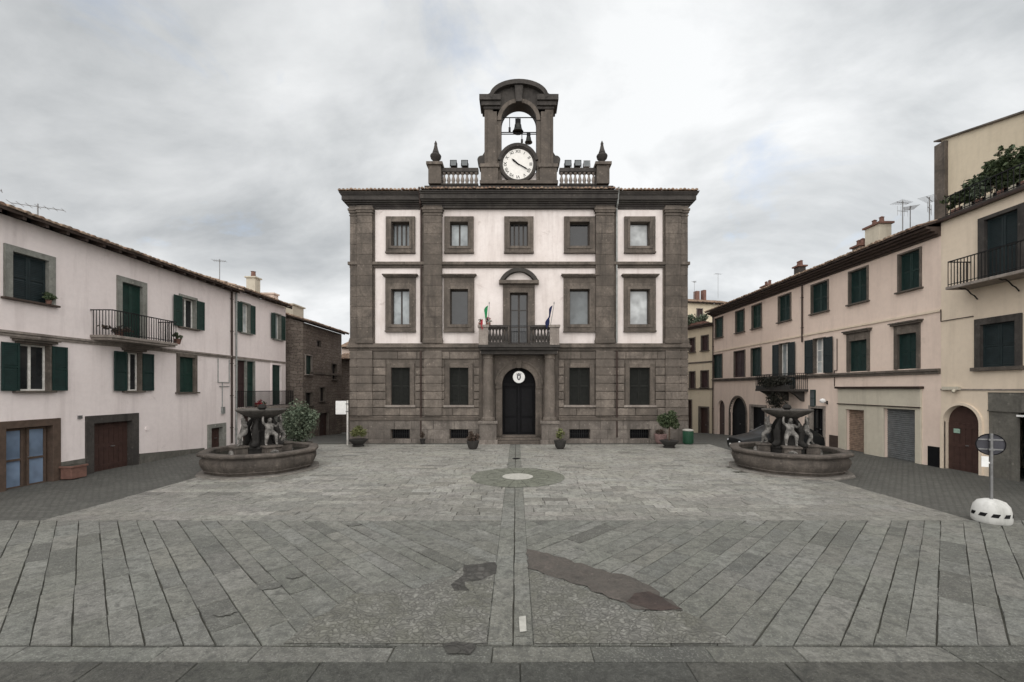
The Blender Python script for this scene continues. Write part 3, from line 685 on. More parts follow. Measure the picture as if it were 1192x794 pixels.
def railing(root, u0, u1, yo, z0, z1, name='railing', mat=IRON, step=0.11, sides=True, bow=False):
    m = MB(); m.box(u0, u1, -yo - 0.02, -yo + 0.02, z1 - 0.035, z1); m.box(u0, u1, -yo - 0.012, -yo + 0.012, z0 + 0.06, z0 + 0.085)
    u = u0
    while u <= u1 + 0.001: m.box(u - 0.009, u + 0.009, -yo - 0.009, -yo + 0.009, z0, z1 - 0.03); u += step
    if sides:
        for uu in (u0, u1):
            m.box(uu - 0.02, uu + 0.02, -yo + 0.021, 0.0, z1 - 0.035, z1)
            y = -yo + step
            while y < -0.03: m.box(uu - 0.009, uu + 0.009, y - 0.009, y + 0.009, z0, z1 - 0.034); y += step
    return m.build(name, mat, root)
def downpipe(root, u, z0, z1, mat, r=0.045, y=-0.07, name='downpipe'):
    m = MB(); m.cyl((u, y, z0), (u, y, z1), r, None, 10)
    z = z0 + 0.8
    while z < z1: m.box(u - r - 0.01, u + r + 0.01, y - r - 0.01, 0.0, z, z + 0.03); z += 1.7
    return m.build(name, mat, root, smooth=True)

# ------------------------------------------------------------------ foliage
def foliage(mb, c, rad, n, size, rnd, clumps=14, hang=0.0, mi=0):
    cs = []
    for _ in range(clumps):
        d = Vector((rnd.gauss(0, 1), rnd.gauss(0, 1), rnd.gauss(0, 1))).normalized() * (rnd.random() ** 0.4)
        cs.append((Vector((d.x * rad[0], d.y * rad[1], d.z * rad[2])) * 0.78, rnd.uniform(0.22, 0.42)))
    for _ in range(n):
        cc, cr = rnd.choice(cs)
        d = Vector((rnd.gauss(0, 1), rnd.gauss(0, 1), rnd.gauss(0, 1))).normalized() * (rnd.random() ** 0.35) * cr
        p = Vector(c) + cc + Vector((d.x * rad[0], d.y * rad[1], d.z * rad[2] - hang * rnd.random()))
        nrm = (d + Vector((rnd.gauss(0, .5), rnd.gauss(0, .5), rnd.gauss(0, .5) + 0.3))).normalized()
        t_ = nrm.orthogonal().normalized(); t_ = Matrix.Rotation(rnd.uniform(0, 2 * PI), 3, nrm) @ t_; b_ = nrm.cross(t_)
        s1 = size * rnd.uniform(0.6, 1.3); s2 = s1 * 0.5
        mb.add([p - t_ * s1, p + b_ * s2, p + t_ * s1, p - b_ * s2], [(0, 1, 2, 3)], mi)
    return mb

# ================================================================== TOWN HALL
YP = 23.8
def U(off, d=0.0): return off * (YP - d) / FPX           # px offset from the axis (x = 604) -> metres
def Z(py, d=0.0): return CAMH + (CY - py) * (YP - d) / FPX
hall = thing('town_hall', 'symmetrical three storey town hall of dark stone and white plaster with clock and bell arch', 'town hall', ((604 - CX) * YP / FPX, YP, 0))
H = Facade(hall)
HW = U(196); ZG = Z(401); ZT = Z(240)
win_off = [(-148, -127), (-80, -59), (59, 82), (129, 152)]
# --- openings
def hall_window(o0, o1, t, b, sw_px, pane, floor, cols=1, rows=1):
    u0, u1, v0, v1 = U(o0), U(o1), Z(b), Z(t); sw = U(sw_px)
    H.hole(u0, u1, v0, v1, False, 0.30)
    wo = surround_mb(u0, u1, v0, v1, sw, 0.10, sw, sw).build('window', PEP, hall, bev=0.015)
    m = MB(); e = sw * 0.45
    m.box(u0 - e, u0 - 0.003, -0.135, -0.099, v0 - e, v1 + e); m.box(u1 + 0.003, u1 + e, -0.135, -0.099, v0 - e, v1 + e)
    m.box(u0 - 0.003, u1 + 0.003, -0.134, -0.099, v1 + 0.003, v1 + e); m.box(u0 - 0.003, u1 + 0.003, -0.134, -0.099, v0 - e, v0 - 0.003)
    m.build('moulding', PEP, wo)
    if floor == 2:
        m = MB(); z0 = v1 + sw; zt = Z(320)
        m.box(u0 - sw, u1 + sw, -0.08, 0.05, z0 + 0.002, zt - 0.14); m.box(u0 - sw - 0.08, u1 + sw + 0.08, -0.20, 0.05, zt - 0.14, zt - 0.07); m.box(u0 - sw - 0.14, u1 + sw + 0.14, -0.27, 0.05, zt - 0.069, zt)
        m.build('cornice', PEP, wo, bev=0.01)
    m = MB(); m.box(u0 - sw * 1.05, u1 + sw * 1.05, -0.16, 0.03, v0 - sw - 0.09, v0 - sw - 0.003); m.build('sill', PEP, wo, bev=0.01)
    sash(wo, u0, u1, v0, v1, 0.26, SASHD, pane, cols, rows, 0.06)
for (o0, o1), p3, p2, c3, c2 in zip(win_off, (GL_M, GL_C, GL_D, GL_W), (GL_C, GL_D, GL_M, GL_W), (4, 2, 1, 1), (2, 1, 1, 1)):
    hall_window(o0, o1, 259, 287, 6.5, p3, 3, c3); hall_window(o0, o1, 337, 378, 7, p2, 2, c2)
hall_window(-10.5, 10.5, 259, 287, 6.5, GL_D, 3, 4)
# balcony door with curved pediment
bd = (U(-9), U(12)); bv = (Z(401), Z(341))
bd = (U(-10.5), U(10.5))
H.hole(bd[0], bd[1], Z(400), bv[1], False, 0.3)
sw = U(8)
pd = surround_mb(bd[0], bd[1], Z(400), bv[1], sw, 0.10, U(6), 0.0).build('balcony_door', PEP, hall, bev=0.015)
m = MB(); m.box(bd[0] - sw, bd[1] + sw, -0.13, 0.05, bv[1] + U(6) + 0.003, Z(331.5)); z0 = Z(331.5)
m.box(U(-23), U(23), -0.34, 0.05, z0 + 0.001, Z(327.5)); m.build('entablature', PEP, pd, bev=0.01)
n = 14; hw, rise = U(22), Z(313.5) - Z(327.5)
rad = (hw * hw + rise * rise) / (2 * rise); zc_ = Z(313.5) - rad; a0 = math.asin(hw / rad)
inn = [((rad - 0.20) * math.sin(-a0 + 2 * a0 * k / n), max(Z(327.5), zc_ + (rad - 0.20) * math.cos(-a0 + 2 * a0 * k / n))) for k in range(n + 1)]
ot = [(rad * math.sin(-a0 + 2 * a0 * k / n), zc_ + rad * math.cos(-a0 + 2 * a0 * k / n) + 0.002) for k in range(n + 1)]
MB().band(inn, ot, -0.34, 0.05).build('pediment', PEPD, pd)
m = MB(); m.prism([(x * 0.93, max(Z(327.5) + 0.004, z - 0.004)) for x, z in inn], -0.09, 0.04); m.build('tympanum', PL_WHITE, pd)
sash(pd, bd[0], bd[1], Z(400), bv[1], 0.26, SASHD, GL_D, 2, 3, 0.08)
# ground floor windows (closed brown shutters), basement gratings
for o0, o1 in win_off:
    u0, u1, v0, v1 = U(o0 - 0.5), U(o1 + 0.5), Z(471.5), Z(428)
    H.hole(u0, u1, v0, v1, False, 0.25)
    wo = surround_mb(u0, u1, v0, v1, U(5), 0.09, U(5), 0.0).build('window', PEP, hall, bev=0.015)
    m = MB(); m.box(u0 - 0.32, u1 + 0.32, -0.16, 0.03, v0 - 0.12, v0 - 0.002); m.build('sill', PEPL, wo, bev=0.01)
    c = (u0 + u1) / 2
    for a, b in ((u0 + 0.01, c - 0.006), (c + 0.006, u1 - 0.01)):
        sm = shutter_mb(a, b, v0 + 0.01, v1 - 0.01, 0.12, 0.05, 0.075, 0.08); sm.build('shutter', OLIVE, wo)
    b0, b1 = Z(510.5), Z(500)
    H.hole(u0 + 0.02, u1 - 0.02, b0, b1, False, 0.25)
    gm = MB(); gm.box(u0 + 0.02, u1 - 0.02, 0.24, 0.25, b0, b1); g = gm.build('basement_vent', GL_K, hall)
    gm = MB(); x = u0 + 0.1
    while x < u1 - 0.05: gm.box(x - 0.012, x + 0.012, 0.05, 0.074, b0, b1); x += 0.12
    gm.box(u0 + 0.02, u1 - 0.02, 0.055, 0.069, (b0 + b1) / 2 - 0.012, (b0 + b1) / 2 + 0.012); gm.build('grating', IRON, g)
# entrance: hole
dh = U(19.5); dtop = Z(428); dbot = Z(507)
H.hole(-dh, dh, dbot, dtop, True, 0.55)
H.wall('ground_floor_wall', PEPF, -HW, HW, -0.6, ZG, 0.0, 15.0)
H.wall('upper_wall', PL_WHITE, -HW, HW, ZG, ZT, 0.02, 15.0)
# rusticated facing: courses of blocks proud of the wall
rnd = random.Random(21); zc0, zc1 = Z(484), Z(409); nrow = 8; hrow = (zc1 - zc0) / nrow
avoid = [(U(o0 - 6.5), U(o1 + 6.5), Z(474.5), Z(422.5)) for o0, o1 in win_off] + [(U(-46), U(46), -1, 9)]
facs = {-1: MB(), 1: MB()}
for i in range(nrow):
    za, zb = zc0 + i * hrow, zc0 + (i + 1) * hrow
    segs = [(-HW + 0.03, HW - 0.03)]
    for a, b, c, d in avoid:
        if d <= za + 0.12 or c >= zb - 0.12: continue
        ns = []
        for s0, s1 in segs:
            if b <= s0 or a >= s1: ns.append((s0, s1)); continue
            if a > s0: ns.append((s0, a))
            if b < s1: ns.append((b, s1))
        segs = ns
    for s0, s1 in segs:
        x = s0
        while x < s1 - 0.05:
            l = rnd.uniform(1.0, 1.9); e = x + l
            if s1 - e < 0.5: e = s1
            p = 0.085 + rnd.uniform(-0.006, 0.012); g = 0.024
            q = [(x + g * 0.4, za + g), (e - g * 0.4, za + g), (e - g * 0.4, zb - g), (x + g * 0.4, zb - g)]; c_ = 0.018
            vs = [(a_, 0.01, b_) for a_, b_ in q] + [(a_, -p + c_, b_) for a_, b_ in q] + [(a_ + (c_ if k in (0, 3) else -c_), -p, b_ + (c_ if k < 2 else -c_)) for k, (a_, b_) in enumerate(q)]
            facs[-1 if x + e < 0 else 1].add(vs, [(0, 1, 5, 4), (1, 2, 6, 5), (2, 3, 7, 6), (3, 0, 4, 7), (4, 5, 9, 8), (5, 6, 10, 9), (6, 7, 11, 10), (7, 4, 8, 11), (8, 9, 10, 11)])
            x = e
for f_ in facs.values(): f_.build('rusticated_facing', PEPF, hall)
# plinth in large blocks, cut round the vents
cuts = sorted([(U(o0) - 0.02, U(o1) + 0.02) for o0, o1 in win_off])
def plinth_run(a, b, z0, z1, p):
    x = a; r_ = random.Random(int(a * 100) + 5)
    while x < b - 0.03:
        e = x + r_.uniform(0.9, 1.6)
        if b - e < 0.4: e = b
        pl.box(x + 0.006, e - 0.006, -p - r_.uniform(0, 0.015), 0.012, z0, z1); x = e
for s0, s1 in ((-HW - 0.02, U(-46)), (U(46), HW + 0.02)):
    pl = MB()
    plinth_run(s0, s1, -0.4, Z(511), 0.14); plinth_run(s0, s1, Z(499.5), Z(489.5), 0.12)
    ed = [s0] + [c for cc in cuts for c in cc if s0 < c < s1] + [s1]
    for a, b in zip(ed[::2], ed[1::2]): plinth_run(a, b, Z(511) + 0.006, Z(499.5) - 0.006, 0.13)
    pl.build('plinth', PLN, hall, bev=0.015)
for s0, s1 in ((-HW - 0.02, U(-46)), (U(46), HW + 0.02)):
    m = MB(); m.box(s0, s1, -0.17, 0.012, Z(489.5) + 0.006, Z(486)); m.box(s0, s1, -0.10, 0.012, Z(486) + 0.002, Z(484) - 0.003)
    m.build('plinth_moulding', PEP, hall, bev=0.012)
# belt courses
m = MB(); m.box(-HW - 0.05, HW + 0.05, -0.12, 0.03, Z(408.5), Z(405)); m.box(-HW - 0.14, HW + 0.14, -0.24, 0.03, Z(405) + 0.001, Z(402.5)); m.box(-HW - 0.08, HW + 0.08, -0.17, 0.03, Z(402.5) + 0.001, Z(400))
m.build('string_course', PEP, hall, bev=0.01)
m = MB(); m.box(-HW - 0.03, HW + 0.03, -0.07, 0.03, Z(312), Z(309)); m.box(-HW - 0.10, HW + 0.10, -0.17, 0.03, Z(309) + 0.001, Z(305.5)); m.build('string_course', PEP, hall, bev=0.01)
# pilasters (two storeys), with base and capital
def pilaster(o0, o1, out_, caps=True):
    a, b = sorted((U(o0), U(o1)))
    p = MB(); nc = 12; zc_a, zc_b = Z(394), Z(249)
    for q in range(nc):
        dd_ = random.uniform(-.006, .006); p.box(a + .002, b - .002, -out_ + dd_, 0.03, zc_a + (zc_b - zc_a) * q / nc + .0028, zc_a + (zc_b - zc_a) * (q + 1) / nc - .0028)
    p.box(a + .02, b - .02, -out_ + .025, 0.029, zc_a, zc_b); po = p.build('pilaster', PEP, hall, bev=0.012)
    m = MB(); m.box(a - 0.05, b + 0.05, -out_ - 0.05, 0.03, Z(400) + 0.002, Z(396)); m.box(a - 0.025, b + 0.025, -out_ - 0.025, 0.03, Z(396) + 0.001, Z(394)); m.build('pilaster_base', PEP, po, bev=0.01)
    m = MB(); m.box(a - 0.025, b + 0.025, -out_ - 0.03, 0.03, Z(252.5), Z(251)); m.box(a - 0.05, b + 0.05, -out_ - 0.06, 0.03, Z(249) + 0.001, Z(246.5)); m.box(a - 0.09, b + 0.09, -out_ - 0.10, 0.03, Z(246.5) + 0.001, Z(244)); m.box(a - 0.02, b + 0.02, -out_ - 0.02, 0.03, Z(244) + 0.001, Z(241)); m.build('capital', PEP, po, bev=0.01)
    # lower-storey strip under each pilaster
    m = MB(); h8 = (Z(409) - Z(484)) / 8
    for q in range(8): m.box(a, b, -out_ * 0.6 - 0.085, 0.03, Z(484) + h8 * q + .022, Z(484) + h8 * (q + 1) - .022)
    m.box(a + .02, b - .02, -out_ * 0.6 - 0.045, 0.031, Z(484) + .003, Z(408.5) - .003); m.build('pilaster_strip', PEPF, po, bev=0.012)
for s_ in (-1, 1):
    pilaster(s_ * 169.5, s_ * 187, 0.20); pilaster(s_ * 187.3, s_ * 196, 0.10); pilaster(s_ * 89, s_ * 110, 0.20)
# thin stone border of the plaster panels
for s_ in (-1, 1):
    for (oa, ob) in ((169.2, 167.4), (113, 110.3)):
        a, b = sorted((U(s_ * oa), U(s_ * ob)))
        for zq in ((399.5, 312.5), (305, 244)): m = MB(); m.box(a, b, -0.045, 0.03, Z(zq[0]), Z(zq[1])); m.build('panel_border', PEP, hall)
# main cornice: stepped mouldings all round, the middle breaking forward
co = MB()
def ring(ov, z0, z1, cov=0.16):
    co.box(-HW - ov, HW + ov, -ov, 15.0 + ov, z0, z1); co.box(U(-111) - ov * 0.25, U(111) + ov * 0.25, -ov - cov, -ov + 0.01, z0 + 0.0015, z1 - 0.0015)
for i, (ov, za, zb) in enumerate(((0.04, 243.5, 240.3), (0.09, 240.3, 237.8), (0.17, 237.8, 235.2), (0.27, 235.2, 232.5), (0.36, 232.5, 226.5), (0.41, 226.5, 224.3), (0.46, 224.3, 222.3))):
    ring(ov, Z(za, ov) + i * 0.0001, Z(zb, ov) - 0.001)
co.build('cornice', PEPD, hall, bev=0.012)
zr = Z(222.3, 0.46)
m = MB(); k = 0.50
m.add([(-HW - k, -k, zr + 0.002), (HW + k, -k, zr + 0.002), (HW + k, 15 + k, zr + 0.002), (-HW - k, 15 + k, zr + 0.002), (-HW + 6.5, 7.2, zr + 1.75), (HW - 6.5, 7.2, zr + 1.75), (HW - 6.5, 7.8, zr + 1.75), (-HW + 6.5, 7.8, zr + 1.75)],
      [(0, 1, 5, 4), (1, 2, 6, 5), (2, 3, 7, 6), (3, 0, 4, 7), (4, 5, 6, 7), (0, 3, 2, 1)])
roof = m.build('roof', ROOFT, hall)
t = MB(); rnd = random.Random(4); x = -HW - k + 0.1
while x < HW + k:
    f = 0.16 if abs(x) < U(111) else 0.0; r_ = 0.095; ya = -k - f - rnd.uniform(0.02, 0.07); yb = ya + 1.3; zz = zr + 0.03 + rnd.uniform(-0.01, 0.015); vs = []
    for yy, z_ in ((ya, zz), (yb, zz + 0.26)):
        for q in range(6): vs.append((x + r_ * math.cos(PI * q / 5), yy, z_ + r_ * math.sin(PI * q / 5)))
    t.add(vs, [(q, q + 1, 7 + q, 6 + q) for q in range(5)] + [(5, 4, 3, 2, 1, 0)]); x += 0.215
for s_ in (-1, 1):
    y = -k + 1.0
    while y < 10:
        vs = []
        for xx, z_ in ((s_ * (HW + k + 0.04), zr + 0.03), (s_ * (HW + k - 1.3), zr + 0.28)):
            for q in range(6): vs.append((xx, y + 0.095 * math.cos(PI * q / 5), z_ + 0.095 * math.sin(PI * q / 5)))
        t.add(vs, [(q, q + 1, 7 + q, 6 + q) for q in range(5)] + [(5, 4, 3, 2, 1, 0)]); y += 0.215
t.build('roof_tile_rows', ROOFT, roof)
for s_ in (-1, 1):
    m = MB(); u = U(s_ * 113.5); m.cyl((u, -0.30, Z(240)), (u, -0.55, Z(223)), 0.05, None, 8); m.cyl((u, -0.10, ZG + 0.1), (u, -0.10, Z(243)), 0.045, None, 8); m.cyl((u, -0.10, Z(243)), (u, -0.30, Z(240)), 0.05, None, 8)
    m.build('downpipe', PIPE if s_ < 0 else PIPEG, hall, smooth=True)
    m = MB(); m.cyl((u, -0.12, 0.3), (u, -0.12, ZG - 0.35), 0.05, None, 8); m.build('downpipe', PIPE, hall, smooth=True)
# attic: base course, two balustrades with pedestals and urn finials
m = MB(); m.box(U(-108), U(108), -0.45, 0.75, Z(226, .5), Z(216.5, .4)); m.build('attic_base', PEPD, hall, bev=0.01)
def baluster_prof(h, r): return [(r, 0), (r, h * .08), (r * .55, h * .12), (r * .75, h * .22), (r * 1.0, h * .36), (r * .8, h * .5), (r * .45, h * .68), (r * .42, h * .82), (r * .7, h * .86), (r * .7, h * .9), (r, h * .92), (r, h)]
zb0, zb1 = Z(216.5), Z(201.5)
bal_me = None
def balustrade(parent_root, xa, xb, y, z0, z1, n, r, mat, name='balustrade', rail=0.16):
    global bal_me
    m = MB(); m.box(xa, xb, y - 0.16, y + 0.16, z1 + 0.001, z1 + rail); m.box(xa, xb, y - 0.14, y + 0.14, z0 - 0.08, z0 - 0.001)
    b = m.build(name, mat, parent_root, bev=0.01); first = None
    for i in range(n):
        x = xa + (xb - xa) * (i + 0.5) / n
        if first is None:
            mm = MB(); mm.lathe(baluster_prof(z1 - z0, r), (0, 0, 0), 10); first = mm.build('baluster', mat, b, smooth=True); o = first
        else: o = first.copy(); COL.objects.link(o); o.parent = b
        o.location = (x, y, z0)
    return b
for s_ in (-1, 1):
    xa, xb = sorted((U(s_ * 89.5), U(s_ * 47))); bb = balustrade(hall, xa, xb, 0.0, zb0 + 0.08, zb1, 8, 0.115, PEPL, rail=0.22)
    bb.data.materials[0] = PEPD
    a, b = sorted((U(s_ * 89.5), U(s_ * 104)))
    m = MB(); m.box(a, b, -0.36, 0.36, Z(217), Z(196)); m.box(a - 0.10, b + 0.10, -0.46, 0.46, Z(196) + 0.001, Z(192.5)); p = m.build('pedestal', PEP, hall, bev=0.015)
    c = (a + b) / 2; h0 = Z(192.5)
    m = MB(); m.lathe([(0.20, 0), (0.20, 0.08), (0.09, 0.14), (0.10, 0.2), (0.27, 0.36), (0.31, 0.50), (0.27, 0.58), (0.17, 0.62), (0.19, 0.68), (0.12, 0.90), (0.07, 1.14), (0.085, 1.19), (0.015, 1.36)], (c, 0, h0), 14)
    m.build('urn_finial', PEPD, p, smooth=True)
# bell gable: two piers, base, scrolls, arch with curved top
ZS = Z(213); yb_ = 0.75
gab = MB(); gab.box(U(-45), U(45), -0.35, yb_, Z(217), ZS); g = gab.build('bell_gable', PEP, hall, bev=0.012)
for s_ in (-1, 1):
    a, b = sorted((U(s_ * 20.5), U(s_ * 40))); m = MB(); m.box(a, b, -0.05, yb_ - 0.05, ZS - 0.01, Z(128)); m.build('pier', PEP, g, bev=0.012)
    a, b = sorted((U(s_ * 24), U(s_ * 44))); m = MB(); m.box(a, b, -0.20, -0.051, ZS, Z(197)); m.box(a - .06, b + .06, -0.26, -0.049, Z(197) + 0.002, Z(193)); m.build('pier_base', PEP, g, bev=0.012)
    a, b = sorted((U(s_ * 25.5), U(s_ * 36.5))); m = MB(); m.box(a, b, -0.10, -0.049, Z(192.5), Z(131)); m.build('pier_panel', PEP, g, bev=0.01)
    # volute: a flattened S-shaped bracket with a curl
    pts = []
    for k in range(13):
        t_ = k / 12; pts.append((s_ * (U(40) + 0.30 * (1 - t_) ** 1.5 + 0.09 * math.sin(t_ * PI * 2)), Z(194) + t_ * 1.35))
    poly = pts + [(s_ * (U(40) - 0.02), pts[-1][1]), (s_ * (U(40) - 0.02), pts[0][1])]
    m = MB(); m.prism(poly, 0.05, yb_ - 0.15); m.cyl((s_ * (U(40) + 0.16), 0.0, Z(186)), (s_ * (U(40) + 0.16), yb_ - 0.1, Z(186)), 0.24, None, 16); m.build('scroll', PEPD, g)
    # impost entablature
    a, b = sorted((U(s_ * 21), U(s_ * 41))); m = MB(); m.box(a, b, -0.10, yb_, Z(128) + .002, Z(125)); m.box(a, b + (0.12 if s_ > 0 else 0), -0.2, yb_ + 0.1, Z(125) + .002, Z(120)) if s_ > 0 else m.box(a - 0.12, b, -0.2, yb_ + 0.1, Z(125) + .002, Z(120))
    if s_ > 0: m.box(a, b + 0.22, -0.3, yb_ + 0.2, Z(120) + .002, Z(113.5))
    else: m.box(a - 0.22, b, -0.3, yb_ + 0.2, Z(120) + .002, Z(113.5))
    m.build('impost', PEPD, g, bev=0.012)
# arch ring and curved crown (solid between the opening arc and the outer segment)
n = 20; ri = U(20.5); zs = Z(141)
inn = [(ri * math.cos(PI - PI * k / n), zs + ri * math.sin(PI * k / n)) for k in range(n + 1)]
ow = U(30.5); top = Z(99)
ot = [(ow * math.cos(PI - PI * k / n), (zs if k in (0, n) else 0) or max(zs, Z(116) + (top - Z(116)) * math.sin(PI * k / n))) for k in range(n + 1)]
MB().band(inn, ot, -0.05, yb_ - 0.05).build('arch', PEPD, g)
ro = [(ow * 1.0 * math.cos(PI - PI * k / n), Z(116) + (top - Z(116)) * math.sin(PI * k / n)) for k in range(n + 1)]
rO = [((ow + 0.16) * math.cos(PI - PI * k / n), Z(116) + (top + 0.12 - Z(116)) * math.sin(PI * k / n)) for k in range(n + 1)]
MB().band([(x, z - 0.12) for x, z in ro], rO, -0.32, yb_ + 0.2).build('arch_hood', PEPD, g)
for s_ in (-1, 1):
    x1_, x0_ = U(41) + .10, ow + .02; z0_ = Z(113.5) - .01; hh_ = .34
    pts = [(s_ * (x0_ + (x1_ - x0_) * (1 - math.cos(PI / 2 * k / 8))), z0_ + hh_ * (1 - math.sin(PI / 2 * k / 8))) for k in range(9)]
    MB().prism([(s_ * (x0_ - .12), z0_)] + [(s_ * (x0_ - .12), z0_ + hh_)] + pts, -0.2, yb_ + .1).build('shoulder', PEPD, g)
rk = [(ri * 1.22 * math.cos(PI - PI * k / n), zs + ri * 1.22 * math.sin(PI * k / n)) for k in range(n + 1)]
MB().band(inn, rk, -0.11, -0.049).build('archivolt', PEP, g)
m = MB(); m.prism([(-0.16, zs + ri - 0.03), (0.16, zs + ri - 0.03), (0.24, Z(102)), (-0.24, Z(102))], -0.24, -0.04); m.build('keystone', PEPD, g, bev=0.02)
# clock: white panel, round body, face, rim, numerals, hands
ck = Z(192); cu = U(-1)
m = MB(); m.box(U(-20.4), U(20.4), 0.12, 0.5, ZS - 0.01, Z(200)); m.build('clock_panel', PL_WHITE, g)
m = MB(); m.cyl((cu, 0.5, ck), (cu, -0.06, ck), U(20.3), None, 48); clock = m.build('clock', PEPD, hall)
m = MB(); m.cyl((cu, -0.055, ck), (cu, -0.085, ck), U(18.0), None, 48); m.build('clock_face', CLOCKW, clock)
m = MB(); n = 48
for k in range(n):
    a, b = 2 * PI * k / n, 2 * PI * (k + 1) / n
    P = lambda r, t, y: (cu + r * math.cos(t), y, ck + r * math.sin(t))
    r0, r1, r2 = U(17.6), U(19.2), U(21.5)
    m.add([P(r0, a, -0.09), P(r1, a, -0.17), P(r2, a, -0.14), P(r2, a, 0.1), P(r0, b, -0.09), P(r1, b, -0.17), P(r2, b, -0.14), P(r2, b, 0.1)], [(0, 1, 5, 4), (1, 2, 6, 5), (2, 3, 7, 6)])
m.build('clock_rim', PEPD, clock, smooth=True)
m = MB(); n = 16
inn = [(cu + U(20) * math.cos(PI * 0.94 - PI * 0.88 * k / n), ck + U(20) * math.sin(PI * 0.06 + PI * 0.88 * k / n)) for k in range(n + 1)]
ot = [(cu + U(23.6) * math.cos(PI * 0.94 - PI * 0.88 * k / n), ck + U(23.6) * math.sin(PI * 0.06 + PI * 0.88 * k / n)) for k in range(n + 1)]
MB().band(inn, ot, -0.2, 0.4).build('clock_hood', PEPD, clock)
num = MB()
def text_mesh(txt, size, ext=0.004):
    cu_ = bpy.data.curves.new('t', 'FONT'); cu_.body = txt; cu_.size = size; cu_.extrude = ext; cu_.align_x = 'CENTER'; cu_.align_y = 'CENTER'
    ob = bpy.data.objects.new('t', cu_); COL.objects.link(ob)
    dg_ = bpy.context.evaluated_depsgraph_get(); me = bpy.data.meshes.new_from_object(ob.evaluated_get(dg_))
    vs = [v.co.copy() for v in me.vertices]; fs = [tuple(p.vertices) for p in me.polygons]
    bpy.data.objects.remove(ob); bpy.data.curves.remove(cu_); bpy.data.meshes.remove(me); return vs, fs
for h, tx in enumerate(('XII', 'I', 'II', 'III', 'IIII', 'V', 'VI', 'VII', 'VIII', 'IX', 'X', 'XI')):
    vs, fs = text_mesh(tx, 0.24); a = 2 * PI * h / 12; rr = U(14.6)
    Mx = Matrix.Translation((cu + rr * math.sin(a), -0.092, ck + rr * math.cos(a))) @ Matrix.Rotation(a, 4, 'Y') @ Matrix.Rotation(R(90), 4, 'X')
    num.add([Mx @ (v * 1.0) for v in vs], fs)
num.build('numerals', BLACKP, clock)
def hand(ang, ln, wd, y):
    Mx = Matrix.Translation((cu, y, ck)) @ Matrix.Rotation(ang, 4, 'Y'); mm = MB()
    mm.add([Mx @ Vector(p) for p in ((-wd * .6, 0, -ln * .22), (wd * .6, 0, -ln * .22), (wd, 0, ln * .7), (0, 0, ln), (-wd, 0, ln * .7), (-wd * .6, -0.012, -ln * .22), (wd * .6, -0.012, -ln * .22), (wd, -0.012, ln * .7), (0, -0.012, ln), (-wd, -0.012, ln * .7))],
           [(0, 1, 2, 3, 4), (9, 8, 7, 6, 5), (0, 5, 6, 1), (1, 6, 7, 2), (2, 7, 8, 3), (3, 8, 9, 4), (4, 9, 5, 0)])
    mm.build('clock_hand', BLACKP, clock)
hand(R(310), 0.46, 0.05, -0.11); hand(R(120), 0.68, 0.035, -0.13)
# bell frame bars
m = MB()
for z in (Z(133), Z(150.5), Z(152.5)): m.cyl((-ri - 0.05, 0.3, z), (ri + 0.05, 0.3, z), 0.028, None, 8)
m.build('bell_beam', IRON, g)
# portal: columns on pedestals, archivolt, lintel, door, steps
for s_ in (-1, 1):
    cx_ = U(s_ * 35.5, .3); r_ = U(6.3)
    m = MB(); m.box(cx_ - .46, cx_ + .46, -0.78, 0.05, -0.3, Z(493, .5)); m.box(cx_ - .52, cx_ + .52, -0.84, 0.04, Z(493, .5) + .001, Z(490, .5)); m.box(cx_ - .52, cx_ + .52, -0.84, 0.04, -0.3, 0.22); p = m.build('column_pedestal', PLN, hall, bev=0.015)
    z0 = Z(490, .5); z1 = Z(409, .5)
    m = MB(); m.lathe([(r_ * 1.3, 0), (r_ * 1.3, .08), (r_ * 1.22, .10), (r_ * 1.25, .15), (r_ * 1.05, .2), (r_ * 1.0, .25), (r_ * 1.0, (z1 - z0) * .4), (r_ * .86, z1 - z0 - .42), (r_ * .98, z1 - z0 - .40), (r_ * .98, z1 - z0 - .36), (r_ * .88, z1 - z0 - .34), (r_ * .9, z1 - z0 - .24), (r_ * 1.25, z1 - z0 - .13), (r_ * 1.25, z1 - z0 - .12)], (cx_, -0.42, z0), 20); co_ = m.build('column', PEPF, hall, smooth=True)
    m = MB(); m.box(cx_ - r_ * 1.35, cx_ + r_ * 1.35, -0.42 - r_ * 1.35, -0.42 + r_ * 1.35, z1 - .118, z1); m.build('abacus', PEPL, co_, bev=0.01)
    m = MB(); m.box(cx_ - .30, cx_ + .30, -0.80, 0.03, z1 + .002, Z(405.5, .5)); m.build('console', PEPL, co_, bev=0.03)
    m = MB(); a, b = sorted((U(s_ * 27.5), U(s_ * 46))); m.box(a, b, -0.10, 0.03, Z(490), Z(409)); m.build('portal_pilaster', PEP, hall, bev=0.012)
    m = MB(); a, b = sorted((U(s_ * 19.4), U(s_ * 27.6))); m.box(a, b, -0.17, 0.03, Z(452.5), Z(449.5)); m.build('impost', PEP, hall, bev=0.012)
r0 = dh; zsp = dtop - r0; n = 20
arc = lambda r: [(r * math.cos(PI - PI * k / n), zsp + r * math.sin(PI * k / n)) for k in range(n + 1)]
MB().band([(-r0, dbot)] + arc(r0) + [(r0, dbot)], [(-r0 - .34, dbot)] + arc(r0 + .34) + [(r0 + .34, dbot)], -0.12, 0.03).build('door_surround', PEP, hall)
MB().band(arc(r0 + .30), arc(r0 + .40), -0.17, 0.03).build('archivolt', PEP, hall)
m = MB(); m.prism([(-.11, dtop - .03), (.11, dtop - .03), (.17, dtop + .42), (-.17, dtop + .42)], -0.25, 0.0); m.build('keystone', PEP, hall, bev=0.015)
m = MB(); m.prism([(-r0, dbot)] + arc(r0) + [(r0, dbot)], 0.50, 0.56); dr = m.build('door', GL_K, hall)
